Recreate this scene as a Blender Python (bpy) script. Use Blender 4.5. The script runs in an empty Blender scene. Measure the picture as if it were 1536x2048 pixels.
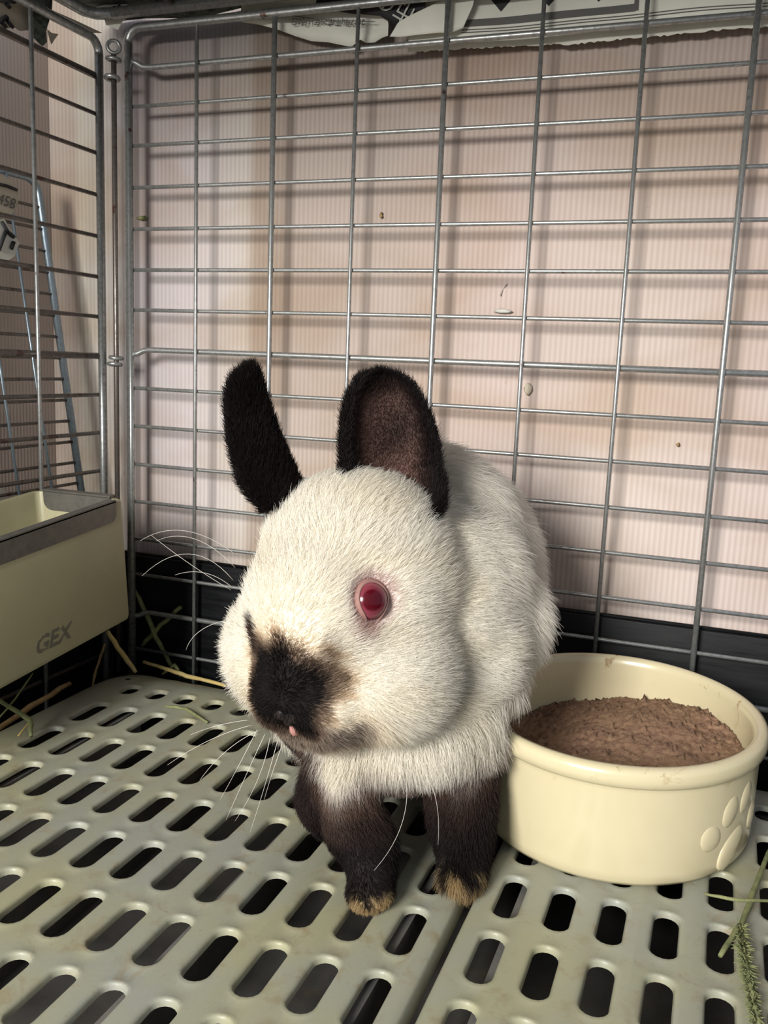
import bpy, bmesh, math, random
import numpy as np
from mathutils import Vector, Matrix, Quaternion
from mathutils.bvhtree import BVHTree
from math import sin, cos, pi, radians

# ---------------------------------------------------------------- units, camera, light
K = 0.0115                       # one modelling unit in metres
S = bpy.context.scene
COL = S.collection
CAM = np.array([28.143, -47.623, 19.912])
FPX = 1794.2                     # focal length in pixels of the 1536x2048 frame
_r = np.array([1.708, 0.342, -0.231])
def rodrigues(r):
    t = np.linalg.norm(r); k = r / t
    Km = np.array([[0, -k[2], k[1]], [k[2], 0, -k[0]], [-k[1], k[0], 0]])
    return np.eye(3) + sin(t) * Km + (1 - cos(t)) * Km @ Km
ROT = rodrigues(_r)
def at(x, y, depth):
    """point seen at a pixel of the photograph, at a distance along the view axis"""
    v = np.array([(x - 768) / FPX, (y - 1024) / FPX, 1.0]) @ ROT
    return Vector(CAM + v * depth)
def hit(x, y, axis, val):
    v = np.array([(x - 768) / FPX, (y - 1024) / FPX, 1.0]) @ ROT
    return Vector(CAM + v * ((val - CAM[axis]) / v[axis]))

cd = bpy.data.cameras.new('camera'); cam = bpy.data.objects.new('camera', cd); COL.objects.link(cam)
cd.sensor_fit = 'VERTICAL'; cd.sensor_height = 36.0; cd.lens = FPX / 2048 * 36.0
cd.clip_start = 0.01; cd.clip_end = 50
M = Matrix([list(ROT[0]), list(-ROT[1]), list(-ROT[2])]).transposed().to_4x4()
M.translation = Vector(CAM) * K
cam.matrix_world = M
S.camera = cam

S.view_settings.view_transform = 'Standard'; S.view_settings.look = 'None'
S.view_settings.gamma = 1.0; S.view_settings.use_curve_mapping = False
S.view_settings.exposure = 0.0

w = bpy.data.worlds.new('room_light'); S.world = w; w.use_nodes = True
w.node_tree.nodes['Background'].inputs[0].default_value = (0.80, 0.86, 1.0, 1)
w.node_tree.nodes['Background'].inputs[1].default_value = 0.42

def area_light(name, loc, target, sx, sy, power, col):
    ld = bpy.data.lights.new(name, 'AREA'); ld.shape = 'RECTANGLE'
    ld.size = sx * K; ld.size_y = sy * K; ld.energy = power; ld.color = col
    o = bpy.data.objects.new(name, ld); COL.objects.link(o)
    o.location = Vector(loc) * K
    o.rotation_euler = (Vector(target) - Vector(loc)).to_track_quat('-Z', 'Y').to_euler()
    return o
area_light('window_light', (0, -125, 50), (14, 0, 12), 34, 34, 30, (1.0, 0.975, 0.93))

# ---------------------------------------------------------------- materials
def mat(name, col, rough=0.6, metal=0.0, spec=0.5, coat=0.0):
    m = bpy.data.materials.new(name); m.use_nodes = True
    b = m.node_tree.nodes['Principled BSDF']
    b.inputs['Base Color'].default_value = (*col, 1); b.inputs['Roughness'].default_value = rough
    b.inputs['Metallic'].default_value = metal; b.inputs['Specular IOR Level'].default_value = spec
    b.inputs['Coat Weight'].default_value = coat
    return m
def srgb(r, g, b):
    f = lambda c: (c / 255 / 12.92) if c / 255 <= 0.04045 else ((c / 255 + 0.055) / 1.055) ** 2.4
    return (f(r), f(g), f(b))
class NT:
    def __init__(s, m): s.t = m.node_tree; s.n = s.t.nodes; s.l = s.t.links; s.b = s.n['Principled BSDF']
    def new(s, kind, **kw):
        n = s.n.new(kind)
        for k, v in kw.items(): setattr(n, k, v)
        return n
    def coord(s, sx=1, sy=1, sz=1):
        c = s.new('ShaderNodeTexCoord'); mp = s.new('ShaderNodeMapping')
        mp.inputs['Scale'].default_value = (sx / K, sy / K, sz / K); s.l.new(c.outputs['Object'], mp.inputs['Vector'])
        return mp.outputs[0]
    def noise(s, vec, scale, detail=4, rough=0.55, dist=0):
        n = s.new('ShaderNodeTexNoise'); n.inputs['Scale'].default_value = scale; n.inputs['Detail'].default_value = detail
        n.inputs['Roughness'].default_value = rough; n.inputs['Distortion'].default_value = dist
        s.l.new(vec, n.inputs['Vector']); return n.outputs['Fac']
    def ramp(s, fac, stops, interp='LINEAR'):
        r = s.new('ShaderNodeValToRGB'); r.color_ramp.interpolation = interp
        e = r.color_ramp.elements
        while len(e) < len(stops): e.new(0.5)
        for el, (p, c) in zip(e, stops):
            el.position = p; el.color = (*c, 1) if len(c) == 3 else c
        s.l.new(fac, r.inputs[0]); return r.outputs[0]
    def mix(s, fac, a, b, kind='MIX'):
        n = s.new('ShaderNodeMix', data_type='RGBA', blend_type=kind)
        for sock, v in ((n.inputs[0], fac), (n.inputs[6], a), (n.inputs[7], b)):
            if isinstance(v, (int, float)): sock.default_value = v
            elif isinstance(v, tuple): sock.default_value = (*v, 1) if len(v) == 3 else v
            else: s.l.new(v, sock)
        return n.outputs[2]
    def bump(s, h, strength, dist):
        n = s.new('ShaderNodeBump'); n.inputs['Strength'].default_value = strength; n.inputs['Distance'].default_value = dist * K
        s.l.new(h, n.inputs['Height']); s.l.new(n.outputs[0], s.b.inputs['Normal'])
    def base(s, c): s.l.new(c, s.b.inputs['Base Color'])
    def rough(s, c): s.l.new(c, s.b.inputs['Roughness'])
B3 = lambda v: (v, v, v)

def wire_material(name, base, rust=0.66, dark=0.5):
    m = mat(name, base, 0.34, 0.75); t = NT(m); v = t.coord()
    n1 = t.noise(v, 0.9, 5, 0.6); n2 = t.noise(v, 4.0, 4, 0.6)
    worn = t.mix(t.ramp(n2, [(0.42, B3(0)), (0.60, B3(0.55))]), base, tuple(c * dark for c in base))
    rusty = t.mix(t.ramp(n1, [(rust, B3(0)), (rust + 0.05, B3(0.9))]), worn, srgb(92, 58, 44))
    t.base(rusty); t.rough(t.ramp(n2, [(0.3, B3(0.30)), (0.7, B3(0.50))])); t.bump(n2, 0.25, 0.03)
    return m
WIRE = wire_material('galvanised wire', srgb(176, 178, 176))
WIRE_DARK = wire_material('darkened wire', srgb(126, 118, 112), 0.60, 0.6)  # darker wire colour; on the left panel's horizontals it paints in shade
WIRE_BLUE = wire_material('bluish coated wire', srgb(150, 165, 174), 0.72, 0.7)

def sheet_material():
    m = mat('pink corrugated plastic', srgb(214, 188, 178), 0.5, 0, 0.35); t = NT(m)
    c = t.new('ShaderNodeTexCoord'); sp = t.new('ShaderNodeSeparateXYZ'); t.l.new(c.outputs['Object'], sp.inputs[0])
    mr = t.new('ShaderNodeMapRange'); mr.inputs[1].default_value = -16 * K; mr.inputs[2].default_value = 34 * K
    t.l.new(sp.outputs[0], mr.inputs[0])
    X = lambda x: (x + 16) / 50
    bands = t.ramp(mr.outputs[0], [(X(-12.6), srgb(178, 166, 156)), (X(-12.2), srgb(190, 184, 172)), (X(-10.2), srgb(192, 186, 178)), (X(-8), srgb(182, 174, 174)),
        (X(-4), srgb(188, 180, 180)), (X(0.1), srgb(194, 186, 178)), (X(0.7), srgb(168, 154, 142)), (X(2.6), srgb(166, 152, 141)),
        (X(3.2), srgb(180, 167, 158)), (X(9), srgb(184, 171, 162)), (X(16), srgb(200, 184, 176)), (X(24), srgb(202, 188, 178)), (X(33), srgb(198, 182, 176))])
    v = t.coord(0.09, 0.09, 0.16); n = t.noise(v, 1.0, 3, 0.5, 0.6)
    tone = t.mix(t.ramp(n, [(0.40, B3(0.0)), (0.62, B3(0.55))]), bands, srgb(222, 206, 184), 'MULTIPLY')
    v2 = t.coord(); n2 = t.noise(v2, 0.8, 6, 0.6)
    spots = t.mix(t.ramp(n2, [(0.70, B3(0)), (0.76, B3(0.35))]), tone, srgb(150, 116, 86))
    wv = t.new('ShaderNodeTexWave', wave_type='BANDS', bands_direction='X'); wv.inputs['Scale'].default_value = 2 * pi / 20 / 0.29 ; wv.inputs['Distortion'].default_value = 0.0
    t.l.new(v2, wv.inputs['Vector'])
    ribs = t.mix(t.ramp(wv.outputs['Fac'], [(0.1, B3(0.0)), (0.9, B3(0.17))]), spots, srgb(176, 148, 138), 'MULTIPLY')
    t.base(ribs)
    return m
SHEET = sheet_material()
SHEET_L = mat('beige plastic sheet', srgb(206, 190, 176), 0.55)
t = NT(SHEET_L); v = t.coord(0.1, 0.1, 0.05); t.base(t.ramp(t.noise(v, 1.0, 4, 0.55), [(0.35, srgb(168, 156, 148)), (0.52, srgb(164, 150, 140)), (0.68, srgb(156, 140, 124))]))

def mat_plastic():
    m = mat('worn grey-green plastic', srgb(176, 178, 160), 0.42, 0, 0.5); t = NT(m); v = t.coord()
    n1 = t.noise(v, 0.13, 5, 0.6, 0.4); n2 = t.noise(v, 0.75, 7, 0.65, 0.7); n3 = t.noise(v, 5, 3)
    a = t.mix(t.ramp(n1, [(0.35, B3(0)), (0.65, B3(1))]), srgb(152, 154, 144), srgb(160, 158, 128))
    b = t.mix(t.ramp(n2, [(0.54, B3(0)), (0.72, B3(0.6))]), a, srgb(138, 116, 80))
    n4 = t.noise(v, 0.42, 6, 0.75, 1.2); b = t.mix(t.ramp(n4, [(0.62, B3(0)), (0.74, B3(0.42))]), b, srgb(124, 92, 54))
    cc = t.mix(t.ramp(n3, [(0.68, B3(0)), (0.76, B3(0.35))]), b, srgb(110, 92, 66))
    t.base(cc); t.rough(t.ramp(n2, [(0.3, B3(0.34)), (0.7, B3(0.60))])); t.bump(n3, 0.15, 0.03)
    return m
MATP = mat_plastic()
BLACK = mat('black tray plastic', srgb(26, 28, 32), 0.45, 0, 0.3)
t = NT(BLACK); v = t.coord(0.3, 1, 3); nn = t.noise(v, 1.2, 4); t.base(t.ramp(nn, [(0.3, srgb(9, 10, 12)), (0.7, srgb(17, 19, 22))])); t.rough(t.ramp(nn, [(0.3, B3(0.35)), (0.7, B3(0.6))]))
TRAYB = mat('dusty tray bottom', srgb(66, 62, 58), 0.8)
t = NT(TRAYB); v = t.coord(); nn = t.noise(v, 0.5, 7, 0.7); t.base(t.ramp(nn, [(0.35, srgb(92, 91, 88)), (0.6, srgb(108, 104, 98)), (0.72, srgb(128, 114, 88))]))
CREAM = mat('cream feeder plastic', srgb(196, 188, 138), 0.42)
t = NT(CREAM); v = t.coord(); nn = t.noise(v, 0.35, 5, 0.6); n2 = t.noise(v, 2.2, 6, 0.7)
t.base(t.mix(t.ramp(n2, [(0.68, B3(0)), (0.76, B3(0.5))]), t.ramp(nn, [(0.3, srgb(166, 161, 130)), (0.7, srgb(160, 154, 122))]), srgb(132, 118, 70)))
t.bump(t.noise(v, 9, 2), 0.12, 0.02)
GUARD = mat('grey metal edge guard', srgb(112, 108, 100), 0.42, 0.6)
t = NT(GUARD); v = t.coord(); nn = t.noise(v, 1.6, 6, 0.7); t.base(t.ramp(nn, [(0.3, srgb(104, 103, 98)), (0.6, srgb(124, 121, 114)), (0.80, srgb(100, 84, 66))]))
CERAMIC = mat('cream glazed ceramic', srgb(232, 216, 168), 0.26, 0, 0.5, 0.5)
CERAMIC.node_tree.nodes['Principled BSDF'].inputs['Coat Roughness'].default_value = 0.12
t = NT(CERAMIC); v = t.coord(); n1 = t.noise(v, 0.22, 4); n2 = t.noise(v, 1.3, 7, 0.68, 0.3); n3 = t.noise(v, 0.75, 6, 0.7, 1.0)
sp = t.new('ShaderNodeSeparateXYZ'); tc = t.new('ShaderNodeTexCoord'); t.l.new(tc.outputs['Object'], sp.inputs[0])
mr = t.new('ShaderNodeMapRange'); mr.inputs[1].default_value = 3.6 * K; mr.inputs[2].default_value = 5.3 * K; t.l.new(sp.outputs[2], mr.inputs[0])
glaze = t.ramp(n1, [(0.3, srgb(208, 197, 160)), (0.7, srgb(213, 201, 166))])
dirt = t.mix(t.ramp(n2, [(0.66, B3(0)), (0.78, B3(0.35))]), glaze, srgb(176, 148, 92))
mlt = t.new('ShaderNodeMath', operation='MULTIPLY'); t.l.new(t.ramp(n3, [(0.60, B3(0)), (0.68, B3(0.8))]), mlt.inputs[0]); t.l.new(mr.outputs[0], mlt.inputs[1])
t.base(t.mix(mlt.outputs[0], dirt, srgb(150, 112, 66)))
FEED = mat('brown powdered feed', srgb(140, 106, 84), 0.95)
t = NT(FEED); v = t.coord(); n1 = t.noise(v, 3.2, 8, 0.75); n2 = t.noise(v, 0.35, 4)
t.base(t.mix(t.ramp(n2, [(0.35, B3(0)), (0.65, B3(0.5))]), t.ramp(n1, [(0.30, srgb(106, 76, 58)), (0.5, srgb(150, 116, 94)), (0.68, srgb(176, 146, 116))]), srgb(140, 112, 80)))
t.bump(n1, 0.8, 0.12)
PAPER = mat('newsprint', srgb(206, 206, 192), 0.85)
t = NT(PAPER); v = t.coord(); nn = t.noise(v, 0.6, 5); t.base(t.ramp(nn, [(0.3, srgb(218, 220, 206)), (0.7, srgb(230, 228, 216))]))
PAPER_OLD = mat('yellowed newsprint', srgb(190, 180, 160), 0.85)
PAPER_DARK = mat('printed dark newsprint', srgb(70, 72, 66), 0.85)  # dark print colour; on the roof sheet it also holds the shade
t = NT(PAPER_DARK); v = t.coord(); nn = t.noise(v, 0.55, 6, 0.7, 1.0); t.base(t.ramp(nn, [(0.42, srgb(44, 48, 44)), (0.52, srgb(96, 104, 92)), (0.62, srgb(60, 62, 56)), (0.7, srgb(150, 150, 136))]))
INK = mat('black ink', srgb(34, 34, 36), 0.7)
INK_GREY = mat('grey ink', srgb(92, 92, 88), 0.7)
INK_WHITE = mat('white print', srgb(196, 198, 190), 0.7)
LOGO = mat('worn grey logo print', srgb(98, 94, 84), 0.5)
t = NT(LOGO); v = t.coord(); nn = t.noise(v, 1.5, 5, 0.7); t.base(t.ramp(nn, [(0.52, srgb(104, 100, 88)), (0.60, srgb(168, 160, 118))]))
def straw_material(name, a, b):
    m = mat(name, a, 0.7); t = NT(m); v = t.coord(2, 2, 2); t.base(t.ramp(t.noise(v, 1.0, 5, 0.7), [(0.35, a), (0.65, b)])); return m
STRAW = straw_material('yellow straw', srgb(190, 162, 92), srgb(206, 186, 128))
STRAW_G = straw_material('green hay', srgb(98, 106, 70), srgb(136, 138, 92))
STRAW_B = straw_material('brown hay', srgb(136, 108, 72), srgb(170, 142, 96))
CLEAR = mat('clear plastic', (0.9, 0.88, 0.84), 0.12); CLEAR.node_tree.nodes['Principled BSDF'].inputs['Transmission Weight'].default_value = 0.85
WHITEP = mat('grey-white plastic', srgb(190, 188, 180), 0.5)
GROUND = mat('dark room floor', srgb(90, 74, 60), 0.7)
t = NT(GROUND); v = t.coord(0.2, 1, 1); t.base(t.ramp(t.noise(v, 0.2, 4), [(0.3, srgb(84, 68, 54)), (0.7, srgb(104, 86, 68))]))

# ---------------------------------------------------------------- object helpers
def link(o, parent=None):
    COL.objects.link(o)
    if parent is not None: o.parent = parent
    return o
def tag(o, label=None, cat=None, group=None, kind=None):
    if label: o['label'] = label
    if cat: o['category'] = cat
    if group: o['group'] = group
    if kind: o['kind'] = kind
    return o
def empty(name, loc=(0, 0, 0)):
    o = bpy.data.objects.new(name, None); o.empty_display_size = 0.01
    o.location = Vector(loc) * K; return link(o)
def obj(name, bm, m, parent=None, origin=(0, 0, 0), smooth=True, sharp=None):
    """bmesh in units and world axes -> one mesh object; origin in units (relative to the parent when there is one)"""
    me = bpy.data.meshes.new(name)
    base = Vector(origin)
    par = Vector((0, 0, 0))
    if parent is not None:
        q = parent
        while q is not None: par = par + q.location / K; q = q.parent
    bmesh.ops.recalc_face_normals(bm, faces=bm.faces)
    for vtx in bm.verts: vtx.co = (vtx.co - (base if parent is None else par)) * K
    bm.to_mesh(me); bm.free()
    me.materials.append(m)
    if smooth:
        me.polygons.foreach_set('use_smooth', [True] * len(me.polygons))
        if sharp is not None: me.set_sharp_from_angle(angle=radians(sharp))
    o = bpy.data.objects.new(name, me)
    if parent is None: o.location = base * K
    return link(o, parent)
def add_tube(bm, pts, r, n=8, cap=True):
    pts = [Vector(p) for p in pts]
    rad = r if isinstance(r, (list, tuple)) else [r] * len(pts)
    rings = []; up = None
    for i, p in enumerate(pts):
        d = (pts[min(i + 1, len(pts) - 1)] - pts[max(i - 1, 0)]).normalized()
        if up is None:
            up = Vector((0, 0, 1)) if abs(d.z) < 0.9 else Vector((1, 0, 0))
        up = (up - d * up.dot(d)).normalized(); sd = d.cross(up)
        rings.append([bm.verts.new(p + (up * cos(2 * pi * k / n) + sd * sin(2 * pi * k / n)) * rad[i]) for k in range(n)])
    for a, b in zip(rings, rings[1:]):
        for k in range(n): bm.faces.new((a[k], a[(k + 1) % n], b[(k + 1) % n], b[k]))
    if cap: bm.faces.new(rings[0]); bm.faces.new(rings[-1][::-1])
def tube(pts, r, n=8):
    bm = bmesh.new(); add_tube(bm, pts, r, n); return bm
def arc(c, a, b, r, a0, a1, n=6):
    c, a, b = Vector(c), Vector(a), Vector(b)
    return [c + a * (r * cos(a0 + (a1 - a0) * k / n)) + b * (r * sin(a0 + (a1 - a0) * k / n)) for k in range(n + 1)]
def add_box(bm, lo, hi, bev=0.0):
    r = bmesh.ops.create_cube(bm, size=1)
    for vtx in r['verts']:
        vtx.co = Vector([lo[i] + (vtx.co[i] + 0.5) * (hi[i] - lo[i]) for i in range(3)])
    if bev > 0:
        es = list({e for vtx in r['verts'] for e in vtx.link_edges})
        bmesh.ops.bevel(bm, geom=es, offset=bev, segments=2, affect='EDGES', profile=0.6)
def box(lo, hi, bev=0.0):
    bm = bmesh.new(); add_box(bm, lo, hi, bev); return bm
def add_torus(bm, c, nrm, R, r, n=18, m_=7, sq=(1, 1)):
    nrm = Vector(nrm).normalized(); a = nrm.orthogonal().normalized(); b = nrm.cross(a)
    rings = []
    for i in range(n):
        t_ = 2 * pi * i / n; dv = a * cos(t_) * sq[0] + b * sin(t_) * sq[1]
        rings.append([bm.verts.new(Vector(c) + dv * R + (dv.normalized() * cos(2 * pi * k / m_) + nrm * sin(2 * pi * k / m_)) * r) for k in range(m_)])
    for i in range(n):
        A, Bq = rings[i], rings[(i + 1) % n]
        for k in range(m_): bm.faces.new((A[k], A[(k + 1) % m_], Bq[(k + 1) % m_], Bq[k]))
def text_mesh(name, body, size, mtx, m, parent=None, thick=0.02, shear=0.0, bold=0.0, sx=1.0):
    cu = bpy.data.curves.new(name, 'FONT'); cu.body = body; cu.size = size; cu.extrude = thick / 2; cu.shear = shear; cu.offset = bold
    cu.align_x = 'CENTER'; cu.align_y = 'CENTER'; cu.resolution_u = 3
    tmp = bpy.data.objects.new(name, cu); COL.objects.link(tmp)
    dg = bpy.context.evaluated_depsgraph_get(); me0 = bpy.data.meshes.new_from_object(tmp.evaluated_get(dg))
    bpy.data.objects.remove(tmp)
    bm = bmesh.new(); bm.from_mesh(me0); bpy.data.meshes.remove(me0)
    bmesh.ops.transform(bm, matrix=Matrix.Diagonal((sx, 1, 1, 1)), verts=bm.verts)
    bmesh.ops.transform(bm, matrix=mtx, verts=bm.verts)
    return obj(name, bm, m, parent, smooth=False)
def frame_mtx(o, x, y):
    x = Vector(x).normalized(); y = Vector(y); z = x.cross(y).normalized(); y = z.cross(x)
    mm = Matrix((x, y, z)).transposed().to_4x4(); mm.translation = Vector(o); return mm

# ---------------------------------------------------------------- setting: room floor, tray, plastic sheets
tag(obj('floor', box((-90, -170, -6.2), (110, 60, -5.2)), GROUND), kind='structure')

tray = empty('cage_tray', (15, -18, -5.1))
tag(tray, 'black plastic cage tray standing around the slotted floor mats', 'tray')
obj('tray_bottom', box((-9.3, -39, -5.1), (44, 0.8, -3.2)), TRAYB, tray)
for lo, hi in (((-9.75, 0.75, -5.1), (44.4, 1.25, 6.75)), ((-9.75, -39.4, -5.1), (44.4, -39.0, 1.0)), ((-9.75, -39, -5.1), (-9.25, 0.75, 6.75)), ((43.9, -39, -5.1), (44.4, 0.75, 6.75))):
    obj('tray_wall', box(lo, hi, 0.06), BLACK, tray)
obj('tray_rim', tube([(-9.7, 1.05, 6.8), (44, 1.05, 6.8)], 0.12, 6), BLACK, tray)

def obj_keep(name, bm, m, parent=None, origin=(0, 0, 0), smooth=True):
    me = bpy.data.meshes.new(name); base = Vector(origin); par = Vector((0, 0, 0)); q = parent
    while q is not None: par = par + q.location / K; q = q.parent
    for vtx in bm.verts: vtx.co = (vtx.co - (base if parent is None else par)) * K
    bm.to_mesh(me); bm.free(); me.materials.append(m)
    me.polygons.foreach_set('use_smooth', [smooth] * len(me.polygons))
    o = bpy.data.objects.new(name, me)
    if parent is None: o.location = base * K
    return link(o, parent)
def ribbed(p0, p1, z0, z1, amp, pitch, seg=4):
    p0, p1 = Vector((*p0, 0)), Vector((*p1, 0)); L = (p1 - p0).length; u = (p1 - p0) / L; nrm = Vector((u.y, -u.x, 0))
    n = int(L / pitch * seg); bm = bmesh.new(); prev = None
    for i in range(n + 1):
        q = p0 + u * (L * i / n) + nrm * (amp * sin(2 * pi * i / seg))
        col = [bm.verts.new(q + Vector((0, 0, z))) for z in (z0, z1)]
        bk = [bm.verts.new(q - nrm * 0.35 + Vector((0, 0, z))) for z in (z0, z1)]
        if prev:
            bm.faces.new((prev[0][0], col[0], col[1], prev[0][1]))
            bm.faces.new((prev[1][0], prev[1][1], bk[1], bk[0]))
            bm.faces.new((prev[0][1], col[1], bk[1], prev[1][1]))
        prev = (col, bk)
    return bm
SY = 2.1
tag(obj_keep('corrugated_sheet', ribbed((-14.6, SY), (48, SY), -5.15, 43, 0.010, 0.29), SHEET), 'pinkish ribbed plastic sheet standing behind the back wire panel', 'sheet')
tag(obj_keep('corrugated_sheet', ribbed((-14.5, -60), (-14.5, SY + 0.1), -5.15, 43, 0.006, 0.29), SHEET_L), 'beige plastic sheet standing outside the left wire panel', 'sheet')

# ---------------------------------------------------------------- wire panels
ZROW = [36.53, 34.38, 32.16, 29.74, 27.31, 24.89, 22.48, 20.07, 17.67, 15.28, 12.85, 10.44, 8.0, 5.66, 3.17, 0.62]
THICK_ROW = {0, 7, 14}
back = empty('wire_panel', (15, 0, -3.5))
tag(back, 'silver wire grid panel at the back of the cage behind the rabbit', 'cage panel')
XP = -6.83; ZT = 38.7
fr = [(XP, 0, -2.6), (XP, 0, 37.9)] + arc((XP + 0.8, 0, 37.9), (-1, 0, 0), (0, 0, 1), 0.8, 0, pi / 2) + [(38, 0, ZT)]
obj('frame', tube(fr + arc((38, 0, 37.9), (0, 0, 1), (1, 0, 0), 0.8, 0, pi / 2) + [(38.8, 0, -2.6), (XP, 0, -2.6)], 0.25, 10), WIRE, back)
for j, x in enumerate([-2.106 + 5 * i for i in range(9)]):
    r = 0.155 if j in (1, 3, 6) else 0.115
    o = obj('vertical_wire', tube([(x, -0.02, -2.6), (x + 0.02, -0.02, 18), (x, -0.02, ZT)], r, 8), WIRE, back)
for i, z in enumerate(ZROW + [-1.8]):
    thick = i in THICK_ROW; r = 0.17 if thick else 0.115
    if thick:
        dz = 0.38 if i == 0 else -0.34
        pts = [(XP, 0.05, z + dz), (XP + 0.45, 0.15, z + dz * 0.75), (XP + 0.85, 0.24, z + dz * 0.15), (XP + 1.3, 0.26, z), (-2, 0.26, z), (15, 0.26, z), (38.6, 0.26, z)]
    else:
        pts = [(XP + 0.1, 0.2, z), (-2, 0.2, z), (8, 0.21, z + 0.015), (18, 0.2, z), (38.6, 0.2, z)]
    obj('horizontal_wire', tube(pts, r, 8), WIRE, back)
for z in (36.95, 19.5):
    bm = bmesh.new(); add_torus(bm, (-7.62, -0.33, z), (0.1, 0, 1), 0.36, 0.13); obj('eyelet', bm, WIRE, back)

XL = -8.5
left = empty('wire_panel', (XL, -18, -3.5))
tag(left, 'darkened wire grid panel with shade painted in on the left side behind the cream feeder', 'cage panel')
fr = [(XL, -0.55, -2.6), (XL, -0.55, 37.2)] + arc((XL, -1.35, 37.2), (0, 1, 0), (0, 0, 1), 0.8, 0, pi / 2) + [(XL, -36, 38.0)] + arc((XL, -36, 37.2), (0, 0, 1), (0, -1, 0), 0.8, 0, pi / 2) + [(XL, -36.8, -2.6), (XL, -0.55, -2.6)]
obj('frame', tube(fr, 0.25, 10), WIRE, left)
for y in (-6.22, -11.9, -17.6, -23.3, -29, -34):
    obj('vertical_wire', tube([(XL + 0.02, y, -2.6), (XL + 0.02, y, 38)], 0.12, 8), WIRE, left)
for i, z in enumerate(ZROW + [-1.8]):
    r = 0.2 if i in THICK_ROW else 0.125
    obj('horizontal_wire', tube([(XL - 0.2, -0.6, z - 0.5), (XL - 0.22, -18, z - 0.48), (XL - 0.2, -36.7, z - 0.5)], r, 8), WIRE_DARK, left)  # darker material stands in for the shade on these wires
for z in (35.9, 19.1):
    bm = bmesh.new(); add_torus(bm, (-7.7, -0.38, z), (0, 0.1, 1), 0.36, 0.14); obj('eyelet', bm, WIRE, left)

pin = obj('hinge_pin', tube([(-7.62, -0.36, -1), (-7.6, -0.36, 20), (-7.6, -0.34, 37.2)], 0.16, 8), WIRE_DARK, origin=(-7.6, -0.35, -1))
tag(pin, 'long vertical hinge pin with a ring top in the corner', 'pin')
bm = bmesh.new(); add_torus(bm, (-7.6, -0.34, 37.65), (0.75, -1, 0.1), 0.36, 0.11); obj('pin_ring', bm, WIRE, pin, )

roof = empty('roof_panel', (15, -18, 39.2))
tag(roof, 'wire roof panel under newspaper at the top of the cage', 'cage panel')
ZR = 39.25
fr = [(-7.2, -0.9, ZR), (38, -0.9, ZR), (38, -36, ZR), (-8.6, -36, ZR), (-8.6, -1.7, ZR), (-8.2, -1.1, ZR), (-7.2, -0.9, ZR)]
obj('frame', tube(fr, 0.33, 10), WIRE, roof)
for x in range(-3, 37, 5): obj('roof_wire', tube([(x, -1, ZR + 0.1), (x, -36, ZR + 0.1)], 0.15, 7), WIRE_DARK, roof)
for k in range(1, 9): obj('roof_cross_wire', tube([(-8, -1 - 4 * k, ZR + 0.3), (38, -1 - 4 * k, ZR + 0.3)], 0.12, 6), WIRE_DARK, roof)
# the outer panel leaning beyond the left wall
lean = empty('leaning_wire_panel', (-9.5, -12, 7))
tag(lean, 'bluish fine wire panel leaning outside the left cage wall', 'cage panel')
def LP(y, s): return Vector((-9.75 - 0.155 * s, y, 9.3 + s))       # s up the slope from z 9.3
YB = -0.9
top = 20.9
fr = [LP(YB, -2.2), LP(YB, top - 0.9)] + [LP(YB - 0.9 + 0.9 * cos(a), top - 0.9 + 0.9 * sin(a)) for a in (0.4, 0.8, 1.2)] + [LP(YB - 0.9, top), LP(-24, top), LP(-24.8, top - 0.8), LP(-24.8, -2.2), LP(YB, -2.2)]
obj('frame', tube(fr, 0.24, 9), WIRE_BLUE, lean)
for k in range(17): obj('horizontal_wire', tube([LP(YB, -1.74 + 1.31 * k), LP(-24.7, -1.74 + 1.31 * k)], 0.10, 6), WIRE_DARK, lean)
for k in range(1, 9): obj('vertical_wire', tube([LP(YB - 2.75 * k, -2.1) + Vector((0.12, 0, 0)), LP(YB - 2.75 * k, top) + Vector((0.12, 0, 0))], 0.10, 6), WIRE_BLUE, lean)

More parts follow.
